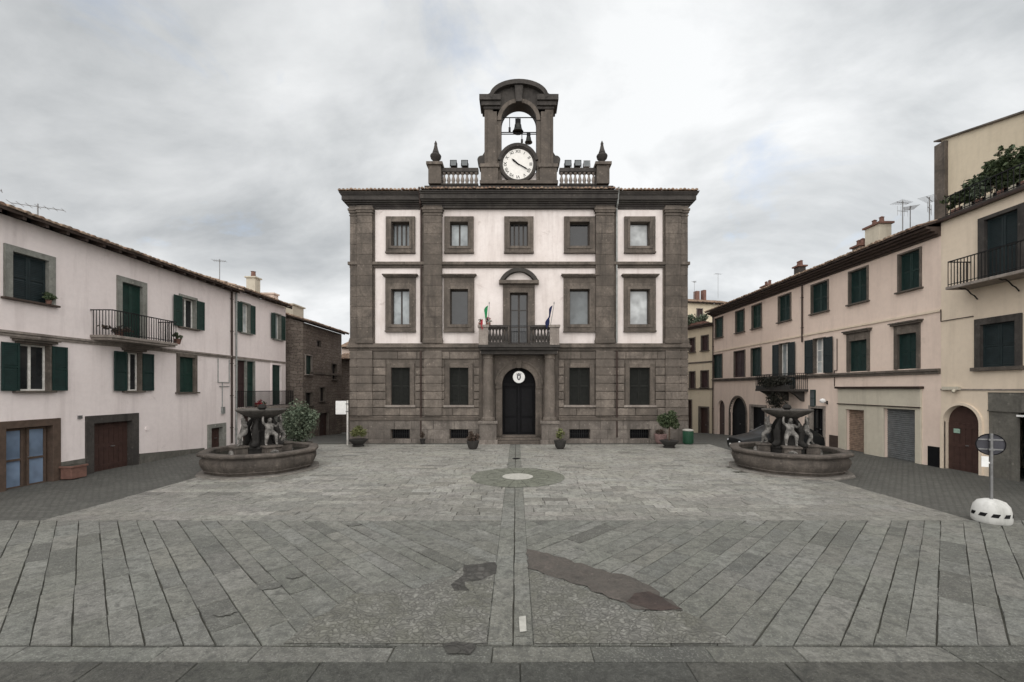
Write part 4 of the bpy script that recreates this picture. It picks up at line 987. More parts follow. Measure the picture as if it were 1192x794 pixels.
m = MB(); m.box(-r0, r0, 0.42, 0.49, zsp - .08, zsp + .06); m.box(-0.05, 0.05, 0.43, 0.488, dbot, zsp - .08)
for s_ in (-1, 1):
    for z0_, z1_ in ((dbot + .15, dbot + .9), (dbot + 1.05, zsp - .25)): m.box(min(s_ * .16, s_ * (r0 - .15)), max(s_ * .16, s_ * (r0 - .15)), 0.46, 0.492, z0_, z1_)
m.build('door_leaf', BLACKP, dr, bev=0.008)
m = MB(); m.box(-1.45, 1.45, -0.62, 0.45, -0.1, 0.15); m.box(-1.25, 1.25, -0.33, 0.5, 0.151, 0.27); m.box(-dh, dh, -0.05, 0.55, 0.271, dbot + .002); m.build('step', PEP, hall, bev=0.02)
# balcony with stone balustrade over the portal
zb = Z(405, .8); dB = 1.15
m = MB(); m.box(U(-48, dB), U(48, dB), -dB, 0.03, zb + .001, zb + .13); m.box(U(-47, dB), U(47, dB), -dB + .10, 0.03, zb - .12, zb); m.box(U(-45, dB), U(45, dB), -dB + .3, 0.03, zb - .34, zb - .121)
m.build('balcony', PEPD, hall, bev=0.012)
zr0, zr1 = zb + .13, Z(378.5, 1.1)
for s_ in (-1, 1):
    a, b = sorted((U(s_ * 36, dB), U(s_ * 47, dB))); m = MB(); m.box(a, b, -dB + .03, -dB + .42, zr0, zr1 - .12); m.box(a - .05, b + .05, -dB - .02, -dB + .47, zr1 - .119, zr1 + .02); m.build('balcony_pedestal', PEPL if s_ else PEP, hall, bev=0.015)
    xa, xb = sorted((U(s_ * 36, dB), U(s_ * 13, dB))); balustrade(hall, xa, xb, -dB + .21, zr0 + .08, zr1 - .12, 6, 0.10, PEPD, rail=.13)
    m = MB(); xx = s_ * U(41.5, dB); m.box(xx - .09, xx + .09, -dB + .42, 0.03, zr1 - .12, zr1); m.box(xx - .07, xx + .07, -dB + .42, 0.03, zr0, zr0 + .08)
    for q in range(4): m.box(xx - .05, xx + .05, -dB + .55 + .16 * q, -dB + .62 + .16 * q, zr0 + .08, zr1 - .12)
    m.build('balustrade_return', PEP, hall)
railing(hall, U(-13, dB), U(13, dB), dB - .21, zr0, zr1, 'iron_railing', step=.09, sides=False)

# ---- things standing on or hanging from the town hall
HX = hall.location.x
def bell(px, py_top, py_bot, wpx, label):
    z1, z0 = Z(py_top), Z(py_bot); r_ = wpx * YP / FPX / 2; h = (z1 - z0)
    b = thing('bell', label, 'bell', ((px - CX) * YP / FPX, YP + 0.3, z0))
    m = MB(); m.lathe([(r_, 0), (r_ * 1.0, .03), (r_ * .82, h * .12), (r_ * .66, h * .32), (r_ * .6, h * .5), (r_ * .45, h * .58), (.03, h * .62)], (0, 0, 0), 18); m.build('bell_body', BRONZE, b, smooth=True)
    m = MB(); m.box(-r_ * .5, r_ * .5, -.06, .06, h * .62, h * .9); m.cyl((0, 0, h * .85), (0, 0, h * 1.02), .03, None, 8); m.build('headstock', BLACKP, b)
    m = MB(); m.cyl((0, 0, h * .4), (0, 0, -.06), .015, None, 6); m.lathe([(.01, -.12), (.05, -.08), (.05, -.04), (.01, 0)], (0, 0, 0), 8); m.build('clapper', IRON, b)
    m = MB(); m.box(-r_ - .22, -r_ - .10, -.08, .08, h * .05, h * .28); m.cyl((-r_ - .16, 0, h * .25), (-r_ - .16, 0, h * 1.0), .022, None, 6); m.build('hammer', IRON, b)
bell(603, 133, 150, 13, 'larger bronze bell hanging high in the arch above the town hall clock')
bell(615.5, 150.5, 162.5, 9, 'smaller bronze bell hanging lower in the arch, right of the larger bell')
def floodlight(px, label, first, kind=0):
    z0 = Z(201.5) + .22; b = thing('floodlight', label, 'floodlight', ((px - CX) * YP / FPX, YP + (0.02 if kind == 0 else .06), z0), 0, 'floodlights on the town hall balustrade')
    m = MB(); m.box(-.17, .17, -.10, .14, .13, .44); m.box(-.19, .19, -.13, -.10, .11, .46); m.build('housing', BLACKP if kind == 0 else GALV, b, bev=0.02)
    m = MB(); m.box(-.15, .15, -.136, -.131, .15, .42); m.build('lens', GL_M, b)
    m = MB(); m.box(-.21, -.192, -.03, .03, .0, .32); m.box(.192, .21, -.03, .03, .0, .32); m.box(-.21, .21, -.03, .03, -.002, .02); m.build('bracket', IRON, b)
floodlight(528, 'black floodlight on the left rooftop balustrade, the one nearer the urn', 1)
floodlight(541, 'black floodlight on the left rooftop balustrade, the one nearer the clock', 0)
floodlight(661, 'black floodlight on the right rooftop balustrade, the one nearest the clock', 0)
floodlight(672.5, 'black floodlight between two others on the right rooftop balustrade', 0)
floodlight(683, 'grey floodlight on the right rooftop balustrade, the one nearest the urn', 0, 1)
# round crest sign over the door
sg = thing('crest_sign', 'round white sign with a grey crest hanging in the arch of the town hall door', 'sign', (HX, YP - .02, Z(446)))
cz = Z(439) - Z(446); m = MB(); m.cyl((0, .04, cz), (0, 0, cz), .33, None, 32); m.build('disc', WHITE, sg)
sh = [(-.11, .13), (.11, .13), (.11, -.02), (.07, -.11), (0, -.16), (-.07, -.11), (-.11, -.02)]
m = MB(); m.prism([(x, cz - .02 + z) for x, z in sh], -.008, .0); m.build('shield', SIGNB, sg)
m = MB(); m.prism([(-.05, cz + .06), (.05, cz + .06), (.03, cz - .09), (-.03, cz - .09)], -.014, -.0075); m.build('shield_charge', WHITE, sg)
m = MB(); m.prism([(-.11, cz + .13), (.11, cz + .13), (.13, cz + .21), (.06, cz + .17), (0, cz + .23), (-.06, cz + .17), (-.13, cz + .21)], -.008, .0); m.build('crown', SIGNB, sg)
m = MB(); m.cyl((0, .02, cz + .32), (0, .02, Z(428) - Z(446) + .02), .012, None, 6); m.build('hanger', IRON, sg)
# flags on slanting poles
def flag(px, label, mats, seed):
    Y = YP - dB + .2; x0 = (px - CX) * Y / FPX; z0 = zr0; rnd = random.Random(seed); tilt = .16 if px > 600 else .05
    f = thing('flag', label, 'flag', (x0, Y, z0)); hp = 2.15
    top_ = Vector((tilt * hp, -.25, hp)); m = MB(); m.cyl((0, 0, .0), top_, .018, .014, 8); m.lathe([(.01, 0), (.035, .03), (.02, .08), (.004, .12)], tuple(top_), 8); m.build('flagpole', GALV, f, smooth=True)
    nu, nv = 22, 14; m = MB(); idx = {}
    for j in range(nv + 1):
        for i in range(nu + 1):
            s_ = i / nu; t_ = j / nv
            p = top_ * (0.97 - .30 * t_ * (1 - s_) - .02 * s_) + Vector((0, 0, 0))
            drop = s_ * 1.0 + t_ * .45 * s_
            ph = s_ * 9 + t_ * 1.2
            m.v.append((p.x - (.06 + .36 * s_ ** .6 + .06 * math.sin(ph)) * (1 - .2 * t_), p.y + .07 * math.cos(ph) + rnd.uniform(-.004, .004), p.z - drop))
    for j in range(nv):
        for i in range(nu):
            a = j * (nu + 1) + i; m.f.append((a, a + 1, a + nu + 2, a + nu + 1)); m.mi.append(min(len(mats) - 1, int(i / nu * len(mats))))
    m.build('cloth', mats, f, smooth='full')
flag(567.5, 'green white and red flag drooping on the left of the balcony', [FL_G, FL_W, FL_R], 2)
flag(637, 'navy blue flag drooping from a slanted pole on the right of the balcony', [FL_B], 3)
rnd = random.Random(31)
fb = thing('flower_box', 'box of red flowers on the left pedestal of the town hall balcony', 'flower box', (HX + U(-40, dB), YP - dB + .22, zr1 + .02))
m = MB(); m.box(-.34, .30, -.12, .12, 0, .14); m.build('box', TERRA, fb, bev=.01)
m = foliage(MB(), (-.02, 0, .24), (.40, .2, .16), 160, .05, rnd, 8); m.build('leaves', LEAFD, fb)
m = foliage(MB(), (-.02, -.02, .28), (.42, .22, .15), 150, .045, rnd, 8); m.build('blossom', FLOWR, fb)

# ================================================================== LEFT PINK HOUSES (wall X = -15.1)
XLW = -15.1
def YL(px, X=XLW): return X * FPX / (px - CX)
def zz(py, Y): return CAMH + (CY - py) * Y / FPX
YcA = 15.5
hA = thing('pink_house', 'long two storey pale pink house on the left with an iron balcony and green shutters', 'house', (XLW, YcA, 0), R(90))
FA = Facade(hA); uA = lambda px: YL(px) - YcA
window(FA, uA(13), uA(55.5), 5.70, 7.10, .20, GREYTRIM, 'closed', BLACKG, sillm=WOODD, top=.18)
door_b = window(FA, uA(141), uA(165), 4.95, 7.08, .20, GREYTRIM, 'closed', GREEN2, sill=0, nleaf=2)
window(FA, uA(210), uA(227), 5.77, 7.12, .10, GREYTRIM, 'open', GREEN2, GL_D, SASHW, shw=.46, top=.12, sillm=PEP)
window(FA, uA(20), uA(57), 2.92, 4.36, .06, PEP, 'open', GREEN, GL_D, SASHW, shw=.46, lintel=.12, sillm=PEP)
window(FA, uA(145.5), uA(163), 2.90, 4.40, .06, PEP, 'open', GREEN, GL_D, SASHW, shw=.52, lintel=.12, sillm=PEP)
window(FA, uA(208), uA(226), 2.82, 4.42, .14, PEP, 'closed', GREEN2, sillm=PEP)
door(FA, uA(5), uA(60), -.08, 1.80, .24, WFRAME, WFRAME, glazed=GL_B, top=.22)
door(FA, uA(108), uA(153), -.08, 1.74, .28, PEPD, DOORW, planks=8, top=.28)
dd = door(FA, uA(245), uA(258.5), -.05, 1.02, .24, GREYTRIM, DOORW, planks=3, top=.2)
FA.wall('wall', PL_PINK, -8.5, YL(272) - YcA, -.6, 8.12, 0, 9.0, 1.35)
m = MB(); m.box(-8.5, YL(272) - YcA, -.06, .02, 4.56, 4.64); m.box(-8.5, YL(272) - YcA, -.10, .02, 4.641, 4.72); m.build('string_course', PEPL, hA, bev=.01)
rA = [(-8.5, uA(-10)), (uA(60) + .25, uA(98) + .0), (uA(162), uA(237)), (uA(270), uA(272))]
for a, b in rA[0:1] + rA[1:2]: m = MB(); m.box(a, b, -.05, .02, -.4, .55); m.build('plinth', PLINTH, hA)
m = MB(); m.prism([(rA[2][0], -.4), (rA[2][1], -.4), (rA[2][1], .12), (rA[2][0], .38)], -.05, .02); m.build('plinth', PLINTH, hA)
m = MB(); a, b = YL(104.5) - YcA, YL(207, XLW + .8) - YcA
m.box(a, b, -.80, .02, 4.80, 4.90); m.box(a + .04, b - .04, -.74, .02, 4.72, 4.799); bal = m.build('balcony', PEPL, hA, bev=.012)
railing(bal, a + .03, b - .03, .76, 4.90, 5.80)
tile_roof(hA, -8.5, YL(272) - YcA, 8.12, .48, 9.0, .30, seed=2, ends=0.0)
downpipe(hA, uA(268.5), .1, 8.1, PIPE, .05)
m = MB(); u0, u1 = uA(253), uA(266)
m.tube([(u0, -.04, 4.5), (u0, -.04, 3.3), (u1, -.04, 3.3), (u1, -.04, 4.5)], .02); m.tube([(u0 + .1, -.04, 3.1), (u1, -.04, 3.1)], .02); m.tube([(uA(258), -.04, 3.3), (uA(258), -.04, 1.7)], .02); m.box(uA(257), uA(260), -.10, 0, 1.7, 2.05); m.build('gas_pipe', PIPEG, hA)
m = MB(); m.box(uA(90), uA(94.5), -.05, 0, 1.95, 2.06); m.build('intercom', GALV, hA)
m = MB(); m.cyl((uA(171), 0, 1.35), (uA(171), -.03, 1.35), .09, None, 14); m.build('meter_cover', PL_PINK2, hA)
# furnishings near house A
bp = thing('shrub_pot', 'pot of trailing dark plants on the pink house balcony, left of the door', 'plant pot', (XLW + .45, YL(124), 4.90), 0)
m = MB(); m.lathe([(.10, 0), (.15, .22), (.17, .24), (.14, .24)], (0, 0, 0), 14); m.build('pot', TERRA, bp, smooth=True)
foliage(MB(), (0, 0, .26), (.25, .8, .16), 260, .06, random.Random(5), 9).build('leaves', LEAFB, bp)
bp = thing('shrub_pot', 'small dark plant on the far end of the pink house balcony, beside the railing', 'plant pot', (XLW + .5, YL(193), 4.90), 0)
m = MB(); m.lathe([(.10, 0), (.14, .2), (.16, .22), (.13, .22)], (0, 0, 0), 14); m.build('pot', TERRA, bp, smooth=True)
foliage(MB(), (0, 0, .34), (.2, .3, .24), 160, .06, random.Random(6), 7).build('leaves', LEAFD, bp)
bp = thing('window_plant', 'leafy plant on the sill of the large upper window at far left', 'plant pot', (XLW + .10, YL(53), 5.70), 0)
m = MB(); m.lathe([(.06, 0), (.08, .12), (.06, .12)], (0, 0, .003), 12); m.build('pot', TERRA, bp)
foliage(MB(), (.02, 0, .26), (.12, .34, .2), 150, .055, random.Random(9), 7).build('leaves', LEAFD, bp)
bx = thing('planter_box', 'worn reddish planter box on the ground between the two left doors', 'planter', (XLW + .28, YL(86, XLW + .28), 0), R(90))
m = MB(); m.box(-.26, .26, -.18, .18, 0, .36); m.box(-.29, .29, -.21, .21, .361, .43); m.build('box', TERRA, bx, bev=.015); m = MB(); m.box(-.25, .25, -.17, .17, .40, .435); m.build('soil', MORTAR, bx)
def antenna(x, y, z, h, label, seed, boom=1.0, rot=0.3, group='television aerials on the roofs'):
    rnd = random.Random(seed); a = thing('tv_antenna', label, 'antenna', (x, y, z), rot, group)
    m = MB(); m.cyl((0, 0, -.2), (0, 0, h), .02, None, 6); m.build('mast', GALV, a)
    m = MB(); m.cyl((-boom / 2, 0, h - .1), (boom / 2, 0, h - .1), .012, None, 5)
    k = 7
    for i in range(k):
        xx = -boom / 2 + boom * i / (k - 1); l = .28 - .12 * i / k; m.cyl((xx, -l, h - .1), (xx, l, h - .1), .008, None, 4)
    m.build('aerial', GALV, a)
    if seed % 2:
        m = MB(); m.cyl((-.3, 0, h - .5), (.3, 0, h - .5), .01, None, 5)
        for i in range(4): m.cyl((-.3 + .2 * i, 0, h - .72), (-.3 + .2 * i, 0, h - .28), .007, None, 4)
        m.build('aerial', GALV, a)
antenna(-16.6, 14.9, 8.7, .7, 'aerial with a long boom on the pink house roof at far left', 4, 1.3, .5)
antenna(-17.2, 13.9, 9.0, .6, 'short aerial on the pink house roof, nearest the left picture edge', 4, .7, .8)
# house B, further along the same wall
YcB = 25.6
hB = thing('pink_house', 'narrow pale pink house with tall green balcony doors, next to the stone house', 'house', (XLW, YcB, 0), R(90))
FB = Facade(hB); uB = lambda px: YL(px) - YcB
B0, B1 = YL(272) - YcB, YL(332.5) - YcB
window(FB, uB(280.5), uB(290), 6.08, 7.70, .07, GREYTRIM, 'open', GREEN2, GL_W, SASHW, shw=.40)
window(FB, uB(319), uB(326), 6.08, 7.65, .07, GREYTRIM, 'open', GREEN2, GL_C, SASHW, shw=.42)
window(FB, uB(275.5), uB(285.5), 1.95, 4.52, .05, GREYTRIM, 'closed', BROWNS, sill=0, nleaf=1)
window(FB, uB(286.5), uB(295.5), 1.95, 4.52, .05, GREYTRIM, 'closed', GREEN2, sill=0, nleaf=1)
window(FB, uB(316), uB(326.5), 1.95, 4.46, .10, PL_PINK2, 'closed', GREEN2, sill=0)
door(FB, uB(281.5), uB(292), -.2, 1.55, .10, SASHW, DOORW, planks=4)
door(FB, uB(305), uB(322), -.3, 1.55, .06, GREYTRIM, BLACKP, planks=5)
FB.wall('wall', PL_PINK2, B0 + .004, B1, -.9, 8.28, 0, 9.0, 1.35)
m = MB(); m.box(B0 + .01, B1, -.05, .02, 4.60, 4.72); m.build('string_course', PEPL, hB)
m = MB(); m.box(B0 + .1, B1 - .02, -.60, .02, 1.78, 1.93); bal = m.build('balcony', PEPL, hB, bev=.01)
railing(bal, B0 + .13, B1 - .05, .57, 1.93, 2.85)
tile_roof(hB, B0 + .004, B1, 8.28, .45, 9.0, .30, seed=5, ends=0.0)
downpipe(hB, B0 + .12, .0, 8.2, PIPEG, .045)
m = MB(); m.box(1.2, 1.75, 1.2, 1.75, 8.6, 9.9); m.box(1.12, 1.83, 1.12, 1.83, 9.901, 9.98); ch = m.build('chimney', PL_GREY, hB); m = MB(); m.lathe([(.14, 0), (.12, .35), (.16, .37)], (1.47, 1.47, 9.98), 12); m.build('chimney_pot', TERRA, ch)
m = MB(); m.box(2.0, 2.55, .5, 1.3, 8.5, 9.05); m.box(1.93, 2.58, .42, 1.38, 9.051, 9.14); m.build('chimney', PL_ROSE, hB)
fb = thing('flower_box', 'red geraniums in a box on the low balcony of the narrow pink house', 'flower box', (XLW + .50, YL(303, XLW + .5), 1.93), R(90))
m = MB(); m.box(-.4, .4, -.1, .1, 0, .16); m.build('box', TERRA, fb); foliage(MB(), (0, 0, .2), (.5, .2, .2), 140, .06, random.Random(2), 8).build('leaves', LEAFD, fb); foliage(MB(), (0, -.05, .24), (.55, .25, .22), 150, .06, random.Random(4), 9).build('blossom', FLOWR, fb)
antenna(-16.3, 23.6, 8.8, 1.3, 'thin aerial at the joint of the two pink house roofs', 6, .6, .3)

# stone house beyond the lane
XS = -14.4; YcS = 32.0
hS = thing('stone_house', 'old rubble stone house with a sagging tiled roof beyond the pink houses', 'house', (XS, YcS, 0), R(90))
FS = Facade(hS); uS = lambda px: XS * FPX / (px - CX) - YcS
def ys(px): return XS * FPX / (px - CX)
def swin(a, b, t_, bt, **kw):
    Yc = ys((a + b) / 2); window(FS, uS(a), uS(b), zz(bt, Yc), zz(t_, Yc), **kw)
swin(355.5, 362.5, 414, 436, sur=.08, surm=PEPL, mode='closed', shm=GREEN2)
swin(386, 391.5, 424, 442, sur=.06, surm=PEP, mode='plain', sashm=SASHD)
swin(355, 363, 457, 472, sur=.08, surm=PEP, mode='plain', sashm=SASHD)
swin(372, 378, 451, 467, sur=.06, surm=PEP, mode='plain', sashm=SASHD)
swin(369, 374, 396, 404, sur=.0, surm=PEP, mode='plain', sashm=SASHD, sill=0)
door(FS, uS(371), uS(382), -.8, zz(481, ys(376)), .1, PEP, DOORW, planks=4)
FS.wall('wall', RUBBLE, -3.0, 3.4, -1.4, 7.45, 0, 6.0, 0.9)
tile_roof(hS, -3.0, 3.4, 7.42, .55, 6.0, .30, seed=9)
m = MB(); m.box(-2.4, -.9, 1.0, 2.2, 7.6, 8.75); m.box(-2.5, -.8, .9, 2.3, 8.751, 8.84); m.build('chimney', PL_GREY, hS)
m = MB(); m.box(-2.0, 3.3, -.07, .02, 4.02, 4.16); m.build('string_course', PEP, hS)
# houses closing the alley
def far_house(name, label, cx, y, wdt, zt, mat, rz=0.0, pitch=.3, D=6.0, wins=(), zb=-2.0, seed=1, shm=BROWNS):
    h = thing(name, label, 'house', (cx, y, 0), rz); F = Facade(h)
    for a, b, c, d in wins: window(F, a, b, c, d, .08, PEPL, 'closed', shm)
    F.wall('wall', mat, -wdt / 2, wdt / 2, zb, zt, 0, D, pitch * D / 2)
    tile_roof(h, -wdt / 2, wdt / 2, zt - .01, .5, D, pitch, seed=seed)
    return h
far_house('alley_house', 'dark brown house closing the alley left of the town hall', -13.2, 38.0, 5.0, 5.5, RUBBLE, 0, wins=((.3, 1.0, 2.6, 4.0), (.3, 1.1, -.5, 1.2)), D=3.0, seed=12)
far_house('alley_house', 'pinkish house rising behind the brown house in the alley', -15.2, 46.0, 7.0, 7.3, PL_ROSE, 0, wins=((.8, 1.6, 5.0, 6.5),), seed=13)

# ================================================================== RIGHT HOUSES (wall X = 16.2)
XRW = 16.2; YcR = 25.9
hR = thing('salmon_house', 'long salmon plastered house on the right with rows of closed green shutters', 'house', (XRW, YcR, 0), R(-90))
FR = Facade(hR)
def YR(px, X=XRW): return X * FPX / (px - CX)
uR = lambda px: YcR - YR(px)
R0, R1 = uR(830), uR(1095.5)
for a, b in ((833, 841.5), (857, 866.5), (876, 886.5), (907, 920.5), (945.5, 964), (989.5, 1010), (1047.5, 1071.5)):
    window(FR, uR(a), uR(b), 7.05, 8.60, .07, PEP, 'closed', GREEN2 if a < 900 else GREEN, sillm=PEP, top=.07)
for a, b, md, shm in ((830.5, 841, 'closed', GREEN), (855, 867.5, 'closed', BROWNS), (875, 886.5, 'closed', GREEN)):
    window(FR, uR(a), uR(b), 3.80, 5.70, .05, PEP, md, shm, sill=0)
window(FR, uR(908), uR(919), 2.98, 5.70, .05, PEP, 'open', BLACKG, GL_C, SASHW, sill=0, shw=.60)
window(FR, uR(948), uR(960.5), 3.80, 5.65, .05, PEP, 'open', BLACKG, GL_W, SASHW, sill=0, shw=.62, cols=2, rows=3)
for a, b in ((989, 1010), (1045, 1068)):
    window(FR, uR(a), uR(b), 3.80, 5.27, .14, PEP, 'closed', GREEN, sill=0, top=.36, lintel=.14)
door(FR, uR(835.5), uR(843.5), -.8, 2.05, 0, None, DOORW, arch=True, planks=3)
door(FR, uR(850), uR(869), -.6, 2.35, .12, PEP, BLACKP, arch=True, planks=4)
door(FR, uR(874.5), uR(891), -.4, 1.74, .16, PEPL, BLACKP, planks=4)
door(FR, uR(944), uR(959), -.2, 1.92, .14, PEPL, BLACKP, glazed=GL_D)
# shop front with two roller shutters
SH0, SH1 = uR(977), uR(1073.5)
def roller(a, b, v1, mat):
    FR.hole(a, b, -.1, v1, False, .3); m = MB(); z = -.1
    while z < v1 - .01:
        zt = min(z + .085, v1); m.prismx([(.16, z), (.13, z + .02), (.13, zt - .025), (.16, zt - .002), (.19, zt - .002), (.19, z)], a, b); z += .085
    r_ = m.build('roller_shutter', mat, hR); m = MB(); m.box(a, b, .10, .2, -.1, -.02); m.build('bottom_bar', GALV, r_)
roller(uR(985.5), uR(1007), 1.97, ROLLT); roller(uR(1029.5), uR(1066.5), 2.12, ROLLB)
FR.wall('wall', PL_ROSE, R0, R1 - .004, -1.8, 9.0, 0, 9.0, 1.4)
m = MB(); a_, b_, c_, d_ = uR(985.5), uR(1007), uR(1029.5), uR(1066.5)
for s0, s1 in ((SH0, a_), (b_, c_), (d_, SH1)): m.box(s0, s1, -.06, .02, -.2, 2.18)
m.box(a_, b_, -.058, .02, 1.972, 2.18); m.box(c_, d_, -.058, .02, 2.122, 2.18); m.box(SH0, SH1, -.075, .02, 2.181, 2.98); sf = m.build('shop_front', PL_GREY, hR, bev=.01)
m = MB(); m.box(SH0 - .08, SH1 + .08, -.20, .02, 2.981, 3.08); m.box(SH0 - .02, SH1 + .02, -.12, -.076, 2.21, 2.25); m.build('shop_cornice', PIPE, sf, bev=.01)
m = MB(); m.box(R0, R1 - .01, -.09, .02, 3.56, 3.66); m.box(R0, R1 - .01, -.13, .02, 3.661, 3.76); m.build('sill_band', PEP, hR, bev=.01)
m = MB(); m.box(R0, R1 - .01, -.05, .02, 5.93, 6.02); m.build('string_course', PL_BEIGE, hR)
m = MB()
for k, (o, za, zb_) in enumerate(((.10, 8.82, 8.90), (.22, 8.90, 9.0), (.40, 9.0, 9.08), (.55, 9.08, 9.17))): m.box(R0, R1 - .006, -o, .02, za + .001, zb_)
m.build('eave_cornice', WOODD, hR)
tile_roof(hR, R0, R1 - .006, 9.17, .66, 9.0, .30, seed=6, ends=0.0, rafters=False)
downpipe(hR, uR(935), 5.6, 9.0, PIPE, .045); downpipe(hR, R0 + .12, -1.2, 9.0, PIPE, .045)
m = MB(); m.box(uR(966), uR(975.5), -.04, .05, -.1, .60); m.build('meter_hatch', WOODD, hR)
m = MB(); m.box(uR(1081), uR(1094), -.04, .05, -.05, .74); m.build('meter_hatch', BLACKP, hR)
m = MB(); m.tube([(uR(975), -.03, 5.5), (uR(975), -.03, 3.9), (uR(972), -.03, 3.9), (uR(972), -.03, 3.1)], .018); m.build('cable', PIPE, hR)
m = MB(); m.box(-1.0, -.2, .8, 1.5, 9.3, 9.9); m.build('chimney', PL_GREY, hR)
def chimney_at(root, Yc, px, X, w_, dpt, z0, z1, mat, cap=True):
    Y = X * FPX / (px - CX); u = Yc - Y; y = X - XRW
    m = MB(); m.box(u - w_ / 2, u + w_ / 2, y - dpt / 2, y + dpt / 2, z0, z1); c = m.build('chimney', mat, root, bev=.01)
    if cap:
        m = MB(); m.box(u - w_ / 2 - .08, u + w_ / 2 + .08, y - dpt / 2 - .08, y + dpt / 2 + .08, z1 + .001, z1 + .09)
        for q in (-.25, .25): m.lathe([(.11, 0), (.09, .26), (.12, .28), (.02, .34)], (u + q * w_, y, z1 + .09), 10)
        m.build('chimney_cap', TERRA, c)
chimney_at(hR, YcR, 1022, 17.8, .85, .6, 9.4, 10.95, PL_GREY); chimney_at(hR, YcR, 1002, 17.6, .5, .5, 9.4, 10.2, RUBBLE); chimney_at(hR, YcR, 931, 17.6, .45, .45, 9.4, 10.5, PEPD); chimney_at(hR, YcR, 894, 17.6, .8, .5, 9.4, 10.1, PEPD)
# balcony with dark trailing plants
a, b = YcR - YR(879, 15.25), YcR - YR(941)
m = MB(); m.box(a, b, -.95, .02, 2.82, 2.95)
for q in (a + .4, (a + b) / 2, b - .4): m.prismx([(-.85, 2.819), (.0, 2.819), (.0, 2.25), (-.15, 2.3), (-.5, 2.62)], q - .09, q + .09)
bal = m.build('balcony', PEPD, hR, bev=.01)
railing(bal, a + .03, b - .03, .92, 2.95, 3.85)
rnd = random.Random(77)
tp = thing('balcony_plants', 'dark trailing plants along the balcony of the salmon house', 'plant', (15.35, YcR - (a + b) / 2, 2.95), R(-90))
m = MB(); m.box(-(b - a) / 2 + .15, (b - a) / 2 - .15, -.12, .1, 0, .22); m.build('trough', POTD, tp)
foliage(MB(), (0, -.05, .42), ((b - a) * .5, .24, .42), 3400, .07, rnd, 44).build('leaves', LEAFK, tp)
foliage(MB(), (.3, -.05, -.40), ((b - a) * .30, .22, .45), 1300, .06, rnd, 20, .5).build('trailing_leaves', LEAFK, tp)
def r_at(px, d=0.0): return YR(px, XRW - d)
nb = thing('notice_board', 'small glazed notice board on the salmon wall right of the balcony', 'notice board', (XRW, YR(947), 2.0), R(-90))
m = MB(); m.box(-.19, .19, -.07, 0, 0, .92); m.build('case', GREEN, nb, bev=.01); m = MB(); m.box(-.15, .15, -.078, -.071, .05, .44); m.box(-.15, .15, -.078, -.071, .48, .87); m.build('pane', GL_M, nb)
wl = thing('wall_lamp', 'white globe wall lamp on the salmon house beside the glazed door', 'lamp', (XRW, YR(963), 2.2), R(-90))
m = MB(); m.cyl((0, 0, .05), (0, -.22, .05), .018, None, 6); m.box(-.05, .05, -.02, 0, -.03, .14); m.build('bracket', IRON, wl); m = MB(); m.lathe([(.02, -.06), (.12, -.02), (.15, .07), (.10, .15), (.02, .18)], (0, -.24, .09), 12); m.build('globe', WHITE, wl, smooth=True)
antenna(17.9, 19.9, 9.6, 2.1, 'tallest aerial on the salmon roof beside the terrace house', 5, .7, .2)
antenna(17.7, 19.3, 9.6, 1.6, 'shorter aerial in the middle of the three near the terrace house', 8, .5, 1.0)
antenna(17.7, 18.4, 9.6, 1.6, 'aerial with wide boom closest to the terrace house corner', 7, .9, .6)

# beige house at the right edge
YcE = 12.6; E0, E1 = YcE - YR(1095.5), 4.4
hE = thing('beige_house', 'beige house at the right edge with roof terrace, tall window and iron balcony', 'house', (XRW, YcE, 0), R(-90))
FE = Facade(hE); uE = lambda px: YcE - YR(px)
window(FE, uE(1142), uE(1183), 3.72, 5.20, .18, PEPD, 'closed', BLACKG, sillm=PEP, sill=.12, top=.22)
window(FE, uE(1147), uE(1186.5), 6.68, 8.80, .20, PEPD, 'closed', BLACKG, sill=0, top=.12)
window(FE, 1.3, 2.3, 3.72, 5.20, .18, PEPD, 'closed', BLACKG, sillm=PEP, sill=.12, top=.22)
window(FE, 2.6, 3.4, 6.68, 8.80, .20, PEPD, 'closed', BLACKG, sill=0, top=.12)
dE = door(FE, uE(1099), uE(1141), -.08, 2.38, .10, PL_BEIGE, DOORW, arch=True, planks=6)
# garage front: grey panels and a dark opening
gd0, gd1, ge = uE(1149), uE(1183), 1.6
FE.hole(gd0, ge, -.08, 2.86, False, .5)
m = MB(); m.box(gd0, gd1, .06, .12, -.08, 2.22); m.box(gd0, ge, .03, .10, 2.26, 2.86); m.box(gd0, ge, .0, .11, 2.221, 2.259)
gp = m.build('garage_front', PLINTH, hE)
m = MB(); m.box(gd1, ge, .42, .46, -.08, 2.22); m.build('garage_opening', GL_K, gp); m = MB(); m.box(gd1, ge, .0, .05, 2.08, 2.14); m.build('lintel_strip', WHITE, gp)
FE.wall('wall', PL_BEIGE, E0, E1, -.6, 9.36, 0, 9.0)
m = MB(); m.box(E0, E1, -.035, .02, 2.93, 2.98); m.build('string_course', PEPL, hE)
m = MB(); m.tube([(E0 + .02, -.03, 6.0), (E0 + .02, -.03, 5.55), (uE(1134), -.03, 5.55)], .016); m.build('cable', PIPE, hE)
m = MB(); m.box(E0 - .02, E1, -.12, 9.0, 9.361, 9.46); ter = m.build('terrace', PEPD, hE, bev=.01)
m = MB(); m.box(E0 - .02, E1, -.18, -.02, 9.30, 9.38); m.build('gutter', PIPE, ter)
railing(ter, E0 + .2, E1 - .1, -.02 + .04, 9.46, 10.20, sides=False, mat=IRON, step=.17)
m = MB(); a = YcE - YR(1101, 15.4); m.box(a, 3.8, -.82, .02, 6.52, 6.62)
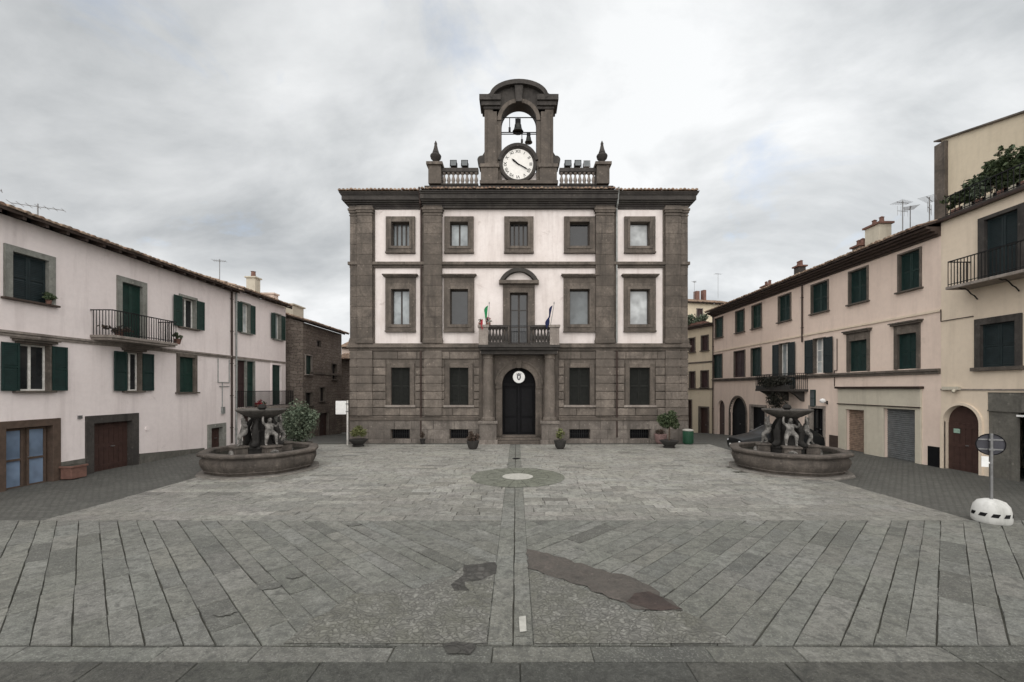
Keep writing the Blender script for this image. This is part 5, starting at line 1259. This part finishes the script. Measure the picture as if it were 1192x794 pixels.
bal = m.build('balcony', PEPL, hE, bev=.01); railing(bal, a + .06, 3.7, .78, 6.62, 7.52, mat=IRON)
for k, uu in enumerate((a + .35, a + 1.6, a + 2.9)):
    m = MB(); pts = [(uu, -.7, 6.52)] + [(uu, -.7 + .66 * t_ / 6, 6.52 - .42 * (t_ / 6) ** 2 - .03 * math.sin(t_ * 2)) for t_ in range(1, 7)]; m.tube(pts, .02); m.build('balcony_bracket', IRON, bal)
m = MB(); m.box(E0 + .15, E0 + .75, -.13, 0, 2.94, 3.06); m.cyl((E0 + .6, -.1, 2.95), (E0 + .6, -.16, 2.86), .05, None, 10); m.build('wall_light', PL_GREY, hE)
m = MB(); m.box(uE(1106), uE(1113), .13, .146, 1.34, 1.50); m.build('notice', NOTICE, dE)
# set-back upper storey
m = MB(); y0 = 2.0; uf = YcE - 18.2 * FPX / (1096 - CX); un = 4.4
for_poly = [(uf, 9.461), (un, 9.461), (un, 11.06), (uf, 13.62)]
m.prism(for_poly, y0, 7.5); up = m.build('upper_storey', PL_YELL, hE)
m = MB(); m.box(uf - .18, uf + .28, y0 - .14, y0 + .6, 9.461, 13.45); m.build('corner_pilaster', PEP, up)
m = MB(); m.prism([(uf - .25, 13.67), (un, 11.08), (un, 11.16), (uf - .25, 13.73)], y0 - .10, 7.6); m.build('roof_edge', PEP, up)
m = MB(); m.cyl((uf - .25, y0 + .2, 9.5), (uf - .25, y0 + .2, 13.5), .05, None, 8); m.build('downpipe', PIPE, up)
# planters on the terrace
rnd = random.Random(55)
ppos = [(1118, .55, .5), (1131, .7, .75), (1144, .6, .6), (1157, .85, .9), (1170, .7, .8), (1183, 1.0, 1.0), (1198, .8, .8)]
lbls = ['low dark shrub in a trough at the far end of the roof terrace', 'bushy dark shrub in a trough on the roof terrace, second from the far end', 'loose grey green shrub in a trough on the roof terrace', 'tall shrub with a thin pale shoot above it on the roof terrace', 'rounded dark shrub on the roof terrace beside the tallest one', 'tallest dense shrub on the roof terrace near the right picture edge', 'shrub on the roof terrace cut by the right picture edge']
for i, (px, wd, hh) in enumerate(ppos):
    X = XRW + .45; Y = YR(px, X); t_ = thing('terrace_shrub', lbls[i], 'shrub', (X, Y, 9.46), R(-90), 'shrubs in troughs on the roof terrace')
    m = MB(); m.box(-.24, .24, -.16, .16, 0, .3); m.build('trough', PL_GREY if i % 2 else TERRA, t_, bev=.01)
    m = MB()
    for q in range(5): m.cyl((rnd.uniform(-.15, .15), 0, .28), (rnd.uniform(-.3, .3), rnd.uniform(-.1, .1), .3 + hh * .8), .01, .005, 5)
    if i == 3: m.cyl((.1, 0, .28), (.12, .05, 1.75), .012, .006, 5)
    m.build('stems', BARK, t_)
    m = foliage(MB(), (0, 0, .42 + hh * .55), (.62, .40, hh * .75), int(1300 * wd), .075, rnd, 16)
    if i == 3: foliage(m, (.12, .05, 1.72), (.16, .14, .2), 60, .07, rnd, 4)
    m.build('leaves', LEAFG if i == 2 else LEAFD, t_)

# yellow house closing the right lane
A_ = Vector((16.2, 35.4)); B_ = Vector((13.4, 42.9)); dirx = (A_ - B_).normalized(); Lq = (A_ - B_).length; mid = (A_ + B_) / 2
def uY(px):
    k = (px - CX) / FPX; d = B_ - A_; t_ = (k * A_.y - A_.x) / (d.x - k * d.y); return Lq / 2 - t_ * Lq, A_.y + t_ * d.y
hY = thing('yellow_house', 'cream yellow house closing the lane right of the town hall', 'house', (mid.x, mid.y, 0), math.atan2(dirx.y, dirx.x))
FY = Facade(hY)
def ywin(a, b, t_, bt):
    (u0, _), (u1, _) = uY(a), uY(b); _, Yc = uY((a + b) / 2); window(FY, u0, u1, zz(bt, Yc), zz(t_, Yc), .08, PEP, 'closed', BROWNS)
ywin(817, 824.5, 391, 408); ywin(816.5, 824.5, 432, 451); ywin(803, 809, 394, 410); ywin(803, 809, 433, 452)
(u0, _), (u1, Yq) = uY(814.5), uY(824.5); door(FY, u0, u1, -1.1, zz(475, Yq), .12, PEP, DOORW, planks=4)
(u0, _), (u1, Yq) = uY(800.5), uY(805); door(FY, u0, u1, -1.3, zz(466, Yq), .08, PEP, DOORW, planks=3)
FY.wall('wall', PL_YELL, -Lq / 2, Lq / 2, -2.4, 8.30, 0, 5.0)
m = MB(); m.box(-Lq / 2, Lq / 2, -.05, .02, 5.15, 5.27); m.build('string_course', PEP, hY); m = MB(); m.box(-Lq / 2, Lq / 2, -.07, .02, 2.9, 3.0); m.build('sill_band', PEP, hY)
m = MB(); m.box(-Lq / 2, Lq / 2, -.40, 5.0, 8.301, 8.42); m.box(-Lq / 2, Lq / 2, -.25, .02, 8.15, 8.30); m.build('roof', WOODD, hY)
gb = thing('terrace_shrub', 'wide green bush on the roof of the cream yellow house', 'shrub', (16.0, 38.6, 8.42), math.atan2(dirx.y, dirx.x))
m = MB(); m.box(-1.4, 1.4, -.3, .3, 0, .4); m.build('trough', TERRA, gb); foliage(MB(), (0, 0, .75), (1.9, .7, .6), 1300, .11, random.Random(3), 24).build('leaves', LEAFG, gb)
# house on the rise behind
hq = far_house('hill_house', 'cream house with a tiled hip roof showing above the salmon house roof', 24.6, 54.0, 7.0, 13.6, PL_YELL, 0.25, .30, 7.0, wins=((-2.2, -1.4, 11.4, 12.9), (.2, 1.0, 11.4, 12.9)), seed=15)
m = MB(); m.box(-.6, -.1, 2.2, 2.8, 14.2, 15.7); m.box(.5, .9, 2.2, 2.8, 14.2, 15.9); m.build('chimney', TERRA, hq)
antenna(25.6, 54.5, 14.6, 3.0, 'far aerial above the cream house on the rise', 12, .9, .2); antenna(22.6, 54.5, 14.0, 2.6, 'far aerial at the left slope of the cream house on the rise', 14, .8, 1.0)

# ================================================================== FOUNTAINS
def skin_figure(name, verts, edges, radii, mat, parent, sub=2):
    me = bpy.data.meshes.new(name); me.from_pydata(verts, edges, []); me.materials.append(mat)
    o = bpy.data.objects.new(name, me); COL.objects.link(o); o.parent = parent
    sk = o.modifiers.new('skin', 'SKIN'); sk.use_smooth_shade = True
    if not me.skin_vertices: me.skin_vertices.new()
    for v, r in zip(me.skin_vertices[0].data, radii):
        v.radius = r if isinstance(r, tuple) else (r, r); v.use_root = False
    me.skin_vertices[0].data[0].use_root = True
    sb = o.modifiers.new('sub', 'SUBSURF'); sb.levels = sub; sb.render_levels = sub
    return o
f0 = thing('fountain', 'stone fountain in front of the pink houses on the left, green bush behind it', 'fountain', (-9.47, 16.0, 0), 0.0, 'twin fountains of the square')
RB = 1.88; a8 = PI / 8
m = MB(); m.lathe([(RB + .10, -.1), (RB + .10, .035), (RB + .08, .045), (.3, .068)], (0, 0, 0), 64, a8); m.lobed(.55); m.build('step', FPALE, f0, bev=.02)
prof = [(RB - .20, .05), (RB - .17, .13), (RB - .10, .15), (RB - .12, .18), (RB - .05, .28), (RB + .00, .42), (RB - .01, .54), (RB - .07, .60), (RB - .09, .63), (RB + .03, .655), (RB + .07, .70), (RB + .07, .75), (RB + .03, .78), (RB - .24, .78), (RB - .27, .75), (RB - .29, .30), (.2, .28)]
m = MB(); m.lathe(prof, (0, 0, 0), 64, a8, cap=False); m.lobed(.55); m.build('basin', FSTONE, f0, smooth=True, bev=.0)
m = MB(); m.lathe([(RB - .28, .62), (.05, .621)], (0, 0, 0), 64, a8); m.lobed(.55); m.build('water', WATER, f0)
m = MB(); m.lathe([(.62, .3), (.62, .78), (.66, .80), (.66, .88), (.56, .90)], (0, 0, 0), 8, a8); m.build('pedestal', FDARK, f0, bev=.015)
m = MB(); m.lathe([(.46, .9), (.42, .98), (.36, 1.1), (.32, 1.35), (.36, 1.55), (.28, 1.7), (.32, 1.85), (.42, 1.95)], (0, 0, 0), 14); m.build('column', FDARK, f0, smooth=True)
m = MB(); m.lathe([(.30, 1.90), (.46, 1.95), (.66, 2.05), (.78, 2.14), (.82, 2.17), (.84, 2.21), (.82, 2.225), (.77, 2.225), (.55, 2.16), (.1, 2.13)], (0, 0, 0), 28); m.build('upper_bowl', FBOWL, f0, smooth=True)
m = MB(); m.lathe([(.12, 2.13), (.10, 2.22), (.16, 2.28), (.12, 2.36), (.04, 2.42)], (0, 0, 0), 12); m.build('finial', FDARK, f0, smooth=True)
# one putto (child figure) in three quarter pose, arms up to the bowl, sitting on a beast's head
pv = [(0, 0, .46), (0, -.01, .58), (0, .0, .70), (0, .0, .79), (0, -.015, .86), (0, -.03, .95), (0, -.03, 1.01),
      (.10, -.03, .44), (.16, -.19, .38), (.15, -.20, .20), (.15, -.22, .05), (.15, -.30, .03),
      (-.10, -.03, .44), (-.15, -.14, .30), (-.14, -.06, .16), (-.13, -.02, .04), (-.13, -.11, .02),
      (.12, 0, .74), (.21, -.03, .66), (.25, -.13, .76), (.24, -.15, .83),
      (-.12, 0, .74), (-.22, .0, .82), (-.21, .04, .98), (-.19, .05, 1.05), (0, -.12, .93)]
pe = [(0, 1), (1, 2), (2, 3), (3, 4), (4, 5), (5, 6), (0, 7), (7, 8), (8, 9), (9, 10), (10, 11), (0, 12), (12, 13), (13, 14), (14, 15), (15, 16), (2, 17), (17, 18), (18, 19), (19, 20), (2, 21), (21, 22), (22, 23), (23, 24), (5, 25)]
pr = [.115, .125, .12, .055, .06, .115, .075, .085, .075, .05, .04, .028, .085, .075, .05, .04, .028, .05, .042, .034, .03, .05, .042, .034, .03, .025]
pv = [(x, y, z) for x, y, z in pv]
first = None
for k in range(4):
    ang = PI / 4 + k * PI / 2 + .15
    if first is None:
        first = skin_figure('putto_statue', pv, pe, pr, MARBLE, f0); o = first
    else: o = first.copy(); COL.objects.link(o); o.parent = f0
    o.location = (.60 * math.cos(ang), .60 * math.sin(ang), .93); o.rotation_euler = (0, 0, ang + PI / 2)
    # block with a mask-like spout below each figure
    if k == 0:
        m = MB(); m.box(-.26, .26, -.22, .22, .0, .62); m.box(-.30, .30, -.26, .26, .62, .70); blk0 = m.build('figure_block', FSTONE, f0, bev=.03); b = blk0
        m = MB(); m.lathe([(.02, 0), (.15, .03), (.17, .14), (.14, .26), (.05, .31)], (0, -.22, .25), 12, sy=.7); mask0 = m.build('mask', MARBLE, blk0, smooth=True)
        m = MB(); m.cyl((0, -.31, .38), (0, -.40, .36), .022, None, 8); m.build('spout', BRONZE, blk0)
    else: b = copy_tree(blk0, f0)
    b.location = (.78 * math.cos(ang), .78 * math.sin(ang), .24); b.rotation_euler = (0, 0, ang + PI / 2)
dl0 = None
for k in range(4):
    ang = k * PI / 2 + .15
    if dl0 is None:
        dv = [(0, 0, 1.02), (0, -.10, .90), (0, -.20, .68), (0, -.22, .44), (0, -.16, .22), (0, -.24, .08), (0, -.36, .06), (0, -.47, .10), (.09, -.26, .52), (.15, -.24, .60), (-.09, -.26, .52), (-.15, -.24, .60), (.10, .05, 1.08), (-.10, .05, 1.08)]
        dl0 = skin_figure('dolphin_ornament', dv, [(0, 1), (1, 2), (2, 3), (3, 4), (4, 5), (5, 6), (6, 7), (3, 8), (8, 9), (3, 10), (10, 11), (0, 12), (0, 13)], [.05, .07, .10, .12, .13, .14, .11, .05, .04, .02, .04, .02, .025, .025], FDARK, f0); o = dl0
    else: o = dl0.copy(); COL.objects.link(o); o.parent = f0
    o.location = (.30 * math.cos(ang), .30 * math.sin(ang), .88); o.rotation_euler = (0, 0, ang + PI / 2)
f1 = copy_tree(f0); f1.location = (10.08, 16.0, 0); f1.rotation_euler = (0, 0, .25)
for c in f1.children:
    if c.name.startswith(('basin', 'step', 'water', 'pedestal')): c.rotation_euler = (0, 0, -.25)
f1['label'] = 'stone fountain in front of the salmon house on the right, dark car behind it'

# ================================================================== PLANTERS, BIN, SIGNS, CAR
def planter(px, py, label, prof, mat, leaves, crad, cz, n, size, seed, stem=None, leafm2=None):
    x, y = gpt(px, py); t_ = thing('planter', label, 'planter', (x, y, 0.0)); rnd = random.Random(seed)
    m = MB(); m.lathe(prof, (0, 0, 0), 20); m.build('pot', mat, t_, smooth=True)
    m = MB(); r_ = prof[-1][0] * .9; m.lathe([(r_, prof[-1][1] - .05), (.02, prof[-1][1] - .045)], (0, 0, 0), 16); m.build('soil', MORTAR, t_)
    if stem:
        m = MB(); m.cyl((0, 0, prof[-1][1] - .06), (0, 0, cz), stem, stem * .7, 7)
        for q in range(6): m.cyl((0, 0, cz - crad[2] * .6), (rnd.uniform(-1, 1) * crad[0] * .6, rnd.uniform(-1, 1) * crad[1] * .6, cz + rnd.uniform(-.2, .5) * crad[2]), stem * .4, stem * .15, 5)
        m.build('stem', BARK, t_)
    foliage(MB(), (0, 0, cz), crad, n, size, rnd, 22).build('leaves', leaves, t_)
    return t_
bowl = [(.28, 0), (.30, .05), (.24, .08), (.34, .18), (.46, .30), (.48, .36), (.42, .36)]
planter(417, 519.5, 'wide dark bowl planter with a low clipped bush at the left town hall corner', bowl, POTD, LEAFY, (.48, .42, .36), .70, 1100, .05, 1)
planter(779, 521, 'dark bowl planter with a round topiary bush at the right town hall corner', bowl, POTD, LEAFD, (.58, .54, .54), 1.42, 4600, .055, 2, stem=.04)
px_, py_ = gpt(781, 519)
pot = [(.16, 0), (.24, .12), (.30, .34), (.32, .42), (.27, .42)]
planter(550.5, 523, 'dark pot with a small leafy plant left of the town hall steps', pot, POTD, LEAFB, (.36, .3, .30), .62, 420, .06, 3)
planter(652, 522.5, 'dark pot with a yellowish plant right of the town hall steps', pot, POTD, LEAFY, (.26, .24, .34), .74, 300, .06, 4)
planter(769, 516, 'pinkish pot with a small shrub beside the topiary at the town hall corner', [(.22, 0), (.27, .1), (.33, .42), (.35, .5), (.3, .5)], POTP, LEAFB, (.3, .28, .22), .62, 260, .05, 5)
planter(492, 516.5, 'small dark pot against the town hall plinth on the left', [(.10, 0), (.15, .22), (.17, .26), (.14, .26)], POTD, LEAFB, (.14, .14, .26), .46, 160, .05, 6)
x, y = gpt(348, 522)
bs = thing('bush', 'large grey green bush growing in a stone tub behind the left fountain', 'bush', (-9.75, 19.3, 0)); rnd = random.Random(14)
m = MB(); m.lathe([(.45, 0), (.52, .1), (.50, .5), (.56, .56), (.48, .56)], (0, 0, 0), 18); m.build('tub', FSTONE, bs, smooth=True)
m = MB(); m.cyl((0, 0, .5), (0, 0, 1.0), .06, .04, 8)
for q in range(14):
    e = Vector((rnd.uniform(-.7, .7), rnd.uniform(-.6, .6), rnd.uniform(1.0, 2.1))); m.cyl((0, 0, .9), e, .022, .008, 5)
m.build('branches', BARK, bs)
foliage(MB(), (0, 0, 1.45), (1.08, .95, .95), 5600, .065, rnd, 44).build('leaves', LEAFG, bs)
x, y = gpt(801, 517)
bn = thing('litter_bin', 'green cylindrical litter bin standing at the right corner of the town hall', 'bin', (x, y, 0))
m = MB(); m.lathe([(.22, .02), (.25, .06), (.27, .70), (.27, .72), (.22, .72), (.21, .68)], (0, 0, 0), 20); m.build('body', BINM, bn, smooth=True)
m = MB(); m.lathe([(.285, .72), (.285, .77), (.20, .80), (.19, .77)], (0, 0, 0), 20); m.build('rim', PALEST, bn, smooth=True)
m = MB()
for q in range(10): a = 2 * PI * q / 10; m.box(-.012, .012, -.01, .01, .08, .68, M=Matrix.Rotation(a, 4, 'Z') @ Matrix.Translation((.268, 0, 0)))
m.build('ribs', BINM, bn)
# pale sign at the alley
x, y = gpt(404.5, 518)
sp = thing('sign_post', 'blank white sign on a pale post at the alley beside the town hall', 'sign', (x, y, 0))
m = MB(); m.cyl((0, 0, 0), (0, 0, 2.36), .045, None, 10); m.build('post', PIPEW, sp, smooth=True)
m = MB(); m.box(-.62, -.06, -.03, .0, 1.62, 2.33); m.build('board', WHITE, sp, bev=.01); m = MB(); m.box(-.08, .06, -.05, .05, 1.75, 1.8); m.box(-.08, .06, -.05, .05, 2.15, 2.2); m.build('clamp', GALV, sp)
# movable round traffic sign, seen from behind, in a white painted concrete base
x, y = gpt(1154, 607)
ts = thing('traffic_sign', 'round traffic sign seen from behind in a white concrete base with black dashes', 'traffic sign', (x, y, 0), -.55)
prof = [(.31, 0), (.325, .03), (.33, .10), (.325, .22), (.295, .36), (.23, .455), (.12, .50), (.03, .505)]
m = MB(); m.lathe(prof, (0, 0, 0), 28); m.build('base', DIRTYW, ts, smooth=True)
def rad_at(z):
    for (r0_, z0_), (r1_, z1_) in zip(prof[:-1], prof[1:]):
        if z0_ <= z <= z1_: return r0_ + (r1_ - r0_) * (z - z0_) / (z1_ - z0_)
    return .4
m = MB()
for k in range(10):
    a0_ = 2 * PI * k / 10; vs = []
    for i in range(5):
        for zq in (.155, .235):
            a = a0_ + .36 * i / 4 + (zq - .155) * 1.6; r_ = rad_at(zq) + .004; vs.append((r_ * math.cos(a), r_ * math.sin(a), zq))
    m.add(vs, [(2 * i, 2 * i + 2, 2 * i + 3, 2 * i + 1) for i in range(4)])
m.build('dash_marks', BLACKP, ts)
m = MB(); m.cyl((0, 0, .5), (0, 0, 1.98), .03, None, 12); m.build('pole', GALV, ts, smooth=True)
m = MB(); m.cyl((0, .045, 1.73), (0, .05, 1.73), .24, None, 36); m.build('disc', SIGNB, ts)
m = MB(); n = 36
for k in range(n):
    a, b = 2 * PI * k / n, 2 * PI * (k + 1) / n; P = lambda r, t, yy: (r * math.cos(t), yy, 1.73 + r * math.sin(t))
    m.add([P(.228, a, .03), P(.246, a, .03), P(.246, a, .055), P(.228, b, .03), P(.246, b, .03), P(.246, b, .055)], [(0, 1, 4, 3), (1, 2, 5, 4)])
m.build('disc_rim', BLACKP, ts)
m = MB()
for z in (1.62, 1.84): m.box(-.2, .2, .03, .044, z - .015, z + .015); m.box(-.045, .045, -.04, .03, z - .02, z + .02)
m.build('bracket', GALV, ts)
m = MB(); m.box(-.16, -.045, -.01, .01, 1.22, 1.46); m.box(-.05, .0, -.012, .012, 1.30, 1.34); m.build('side_plate', WHITE, ts)
# dark car behind the right fountain
car = thing('parked_car', 'black hatchback parked behind the right fountain facing the town hall side', 'car', (9.95, 19.75, 0), 0)
st = [(0.0, .30, .50, .58, .55, .46), (.08, .22, .58, .70, .70, .60), (.5, .20, .66, .80, .80, .70), (1.0, .19, .74, .90, .83, .72), (1.1, .19, .76, .94, .83, .70), (1.75, .19, .80, 1.30, .84, .58), (2.3, .19, .81, 1.35, .84, .60), (3.0, .19, .82, 1.31, .84, .58), (3.5, .20, .83, 1.05, .82, .60), (3.68, .25, .80, .90, .78, .62), (3.74, .34, .70, .78, .70, .58)]
m = MB(); secs = []
for xs_, zl, zbelt, ztop, w_, wt in st:
    half = [(0, zl), (w_ * .86, zl), (w_ * .98, zl + .14), (w_, (zl + zbelt) / 2 + .05), (w_ * .96, zbelt), (wt + .02, ztop - .035), (wt * .8, ztop), (0, ztop + .012)]
    secs.append([(xs_, -yy, z_) for yy, z_ in half] + [(xs_, yy, z_) for yy, z_ in half[-2:0:-1]])
nn = len(secs[0]); vs = [p for s_ in secs for p in s_]; fs = []
for i in range(len(secs) - 1):
    for k in range(nn): fs.append((i * nn + k, i * nn + (k + 1) % nn, (i + 1) * nn + (k + 1) % nn, (i + 1) * nn + k))
fs += [tuple(range(nn)), tuple(range(len(vs) - 1, len(vs) - nn - 1, -1))]
m.add(vs, fs); m.build('body', CARP, car, smooth=True)
def car_quad(name, pts, mat): m = MB(); m.add(pts, [tuple(range(len(pts)))]); return m.build(name, mat, car)
def lerp(a, b, t_): return tuple(a[i] + (b[i] - a[i]) * t_ for i in range(3))
for sd, (ka, kb) in ((-1, (4, 5)), (1, (nn - 4, nn - 5))):
    for i0, f0_, i1, f1_ in ((4, .25, 5, .95), (5, 1.0, 6, .9), (6, 1.0, 7, .85)):
        a = secs[i0][ka], secs[i0][kb], secs[i0 + 1][ka], secs[i0 + 1][kb]
        q = lambda u_, v_: lerp(lerp(a[0], a[2], u_), lerp(a[1], a[3], u_), v_)
        ua, ub = (.2, .97) if i0 == 4 else (.03, .97)
        pts = [q(ua, .10), q(ub, .10), q(ub, .90), q(ua, .90)]
        car_quad('side_window', [(p[0], p[1] + sd * .008, p[2] + .004) for p in pts], GL_K)
a = secs[4][5], secs[4][nn - 5], secs[5][nn - 5], secs[5][5]
car_quad('windscreen', [(p[0] - .012, p[1] * .92, p[2] + .014) for p in (a[0], a[1], lerp(a[1], a[2], .95), lerp(a[0], a[3], .95))], GL_D)
for sd in (-1, 1):
    m = MB(); m.lathe([(.01, -.03), (.08, -.02), (.10, .02), (.06, .05)], (.10, sd * .50, .58), 12); m.build('headlight', HEADL, car, smooth=True)
    m = MB(); m.box(1.28, 1.40, min(sd * .80, sd * .98), max(sd * .80, sd * .98), .88, 1.0); m.build('mirror', CARP, car, bev=.03)
    for wx in (.72, 3.0):
        m = MB(); m.cyl((wx, sd * .68, .30), (wx, sd * .86, .30), .30, None, 24); wo = m.build('wheel', RUBBER, car, bev=.03)
        m = MB(); m.cyl((wx, sd * .855, .30), (wx, sd * .872, .30), .19, .17, 16); m.build('rim', GALV, wo)
m = MB(); m.box(-.02, .0, -.26, .26, .36, .46); m.build('number_plate', WHITE, car)
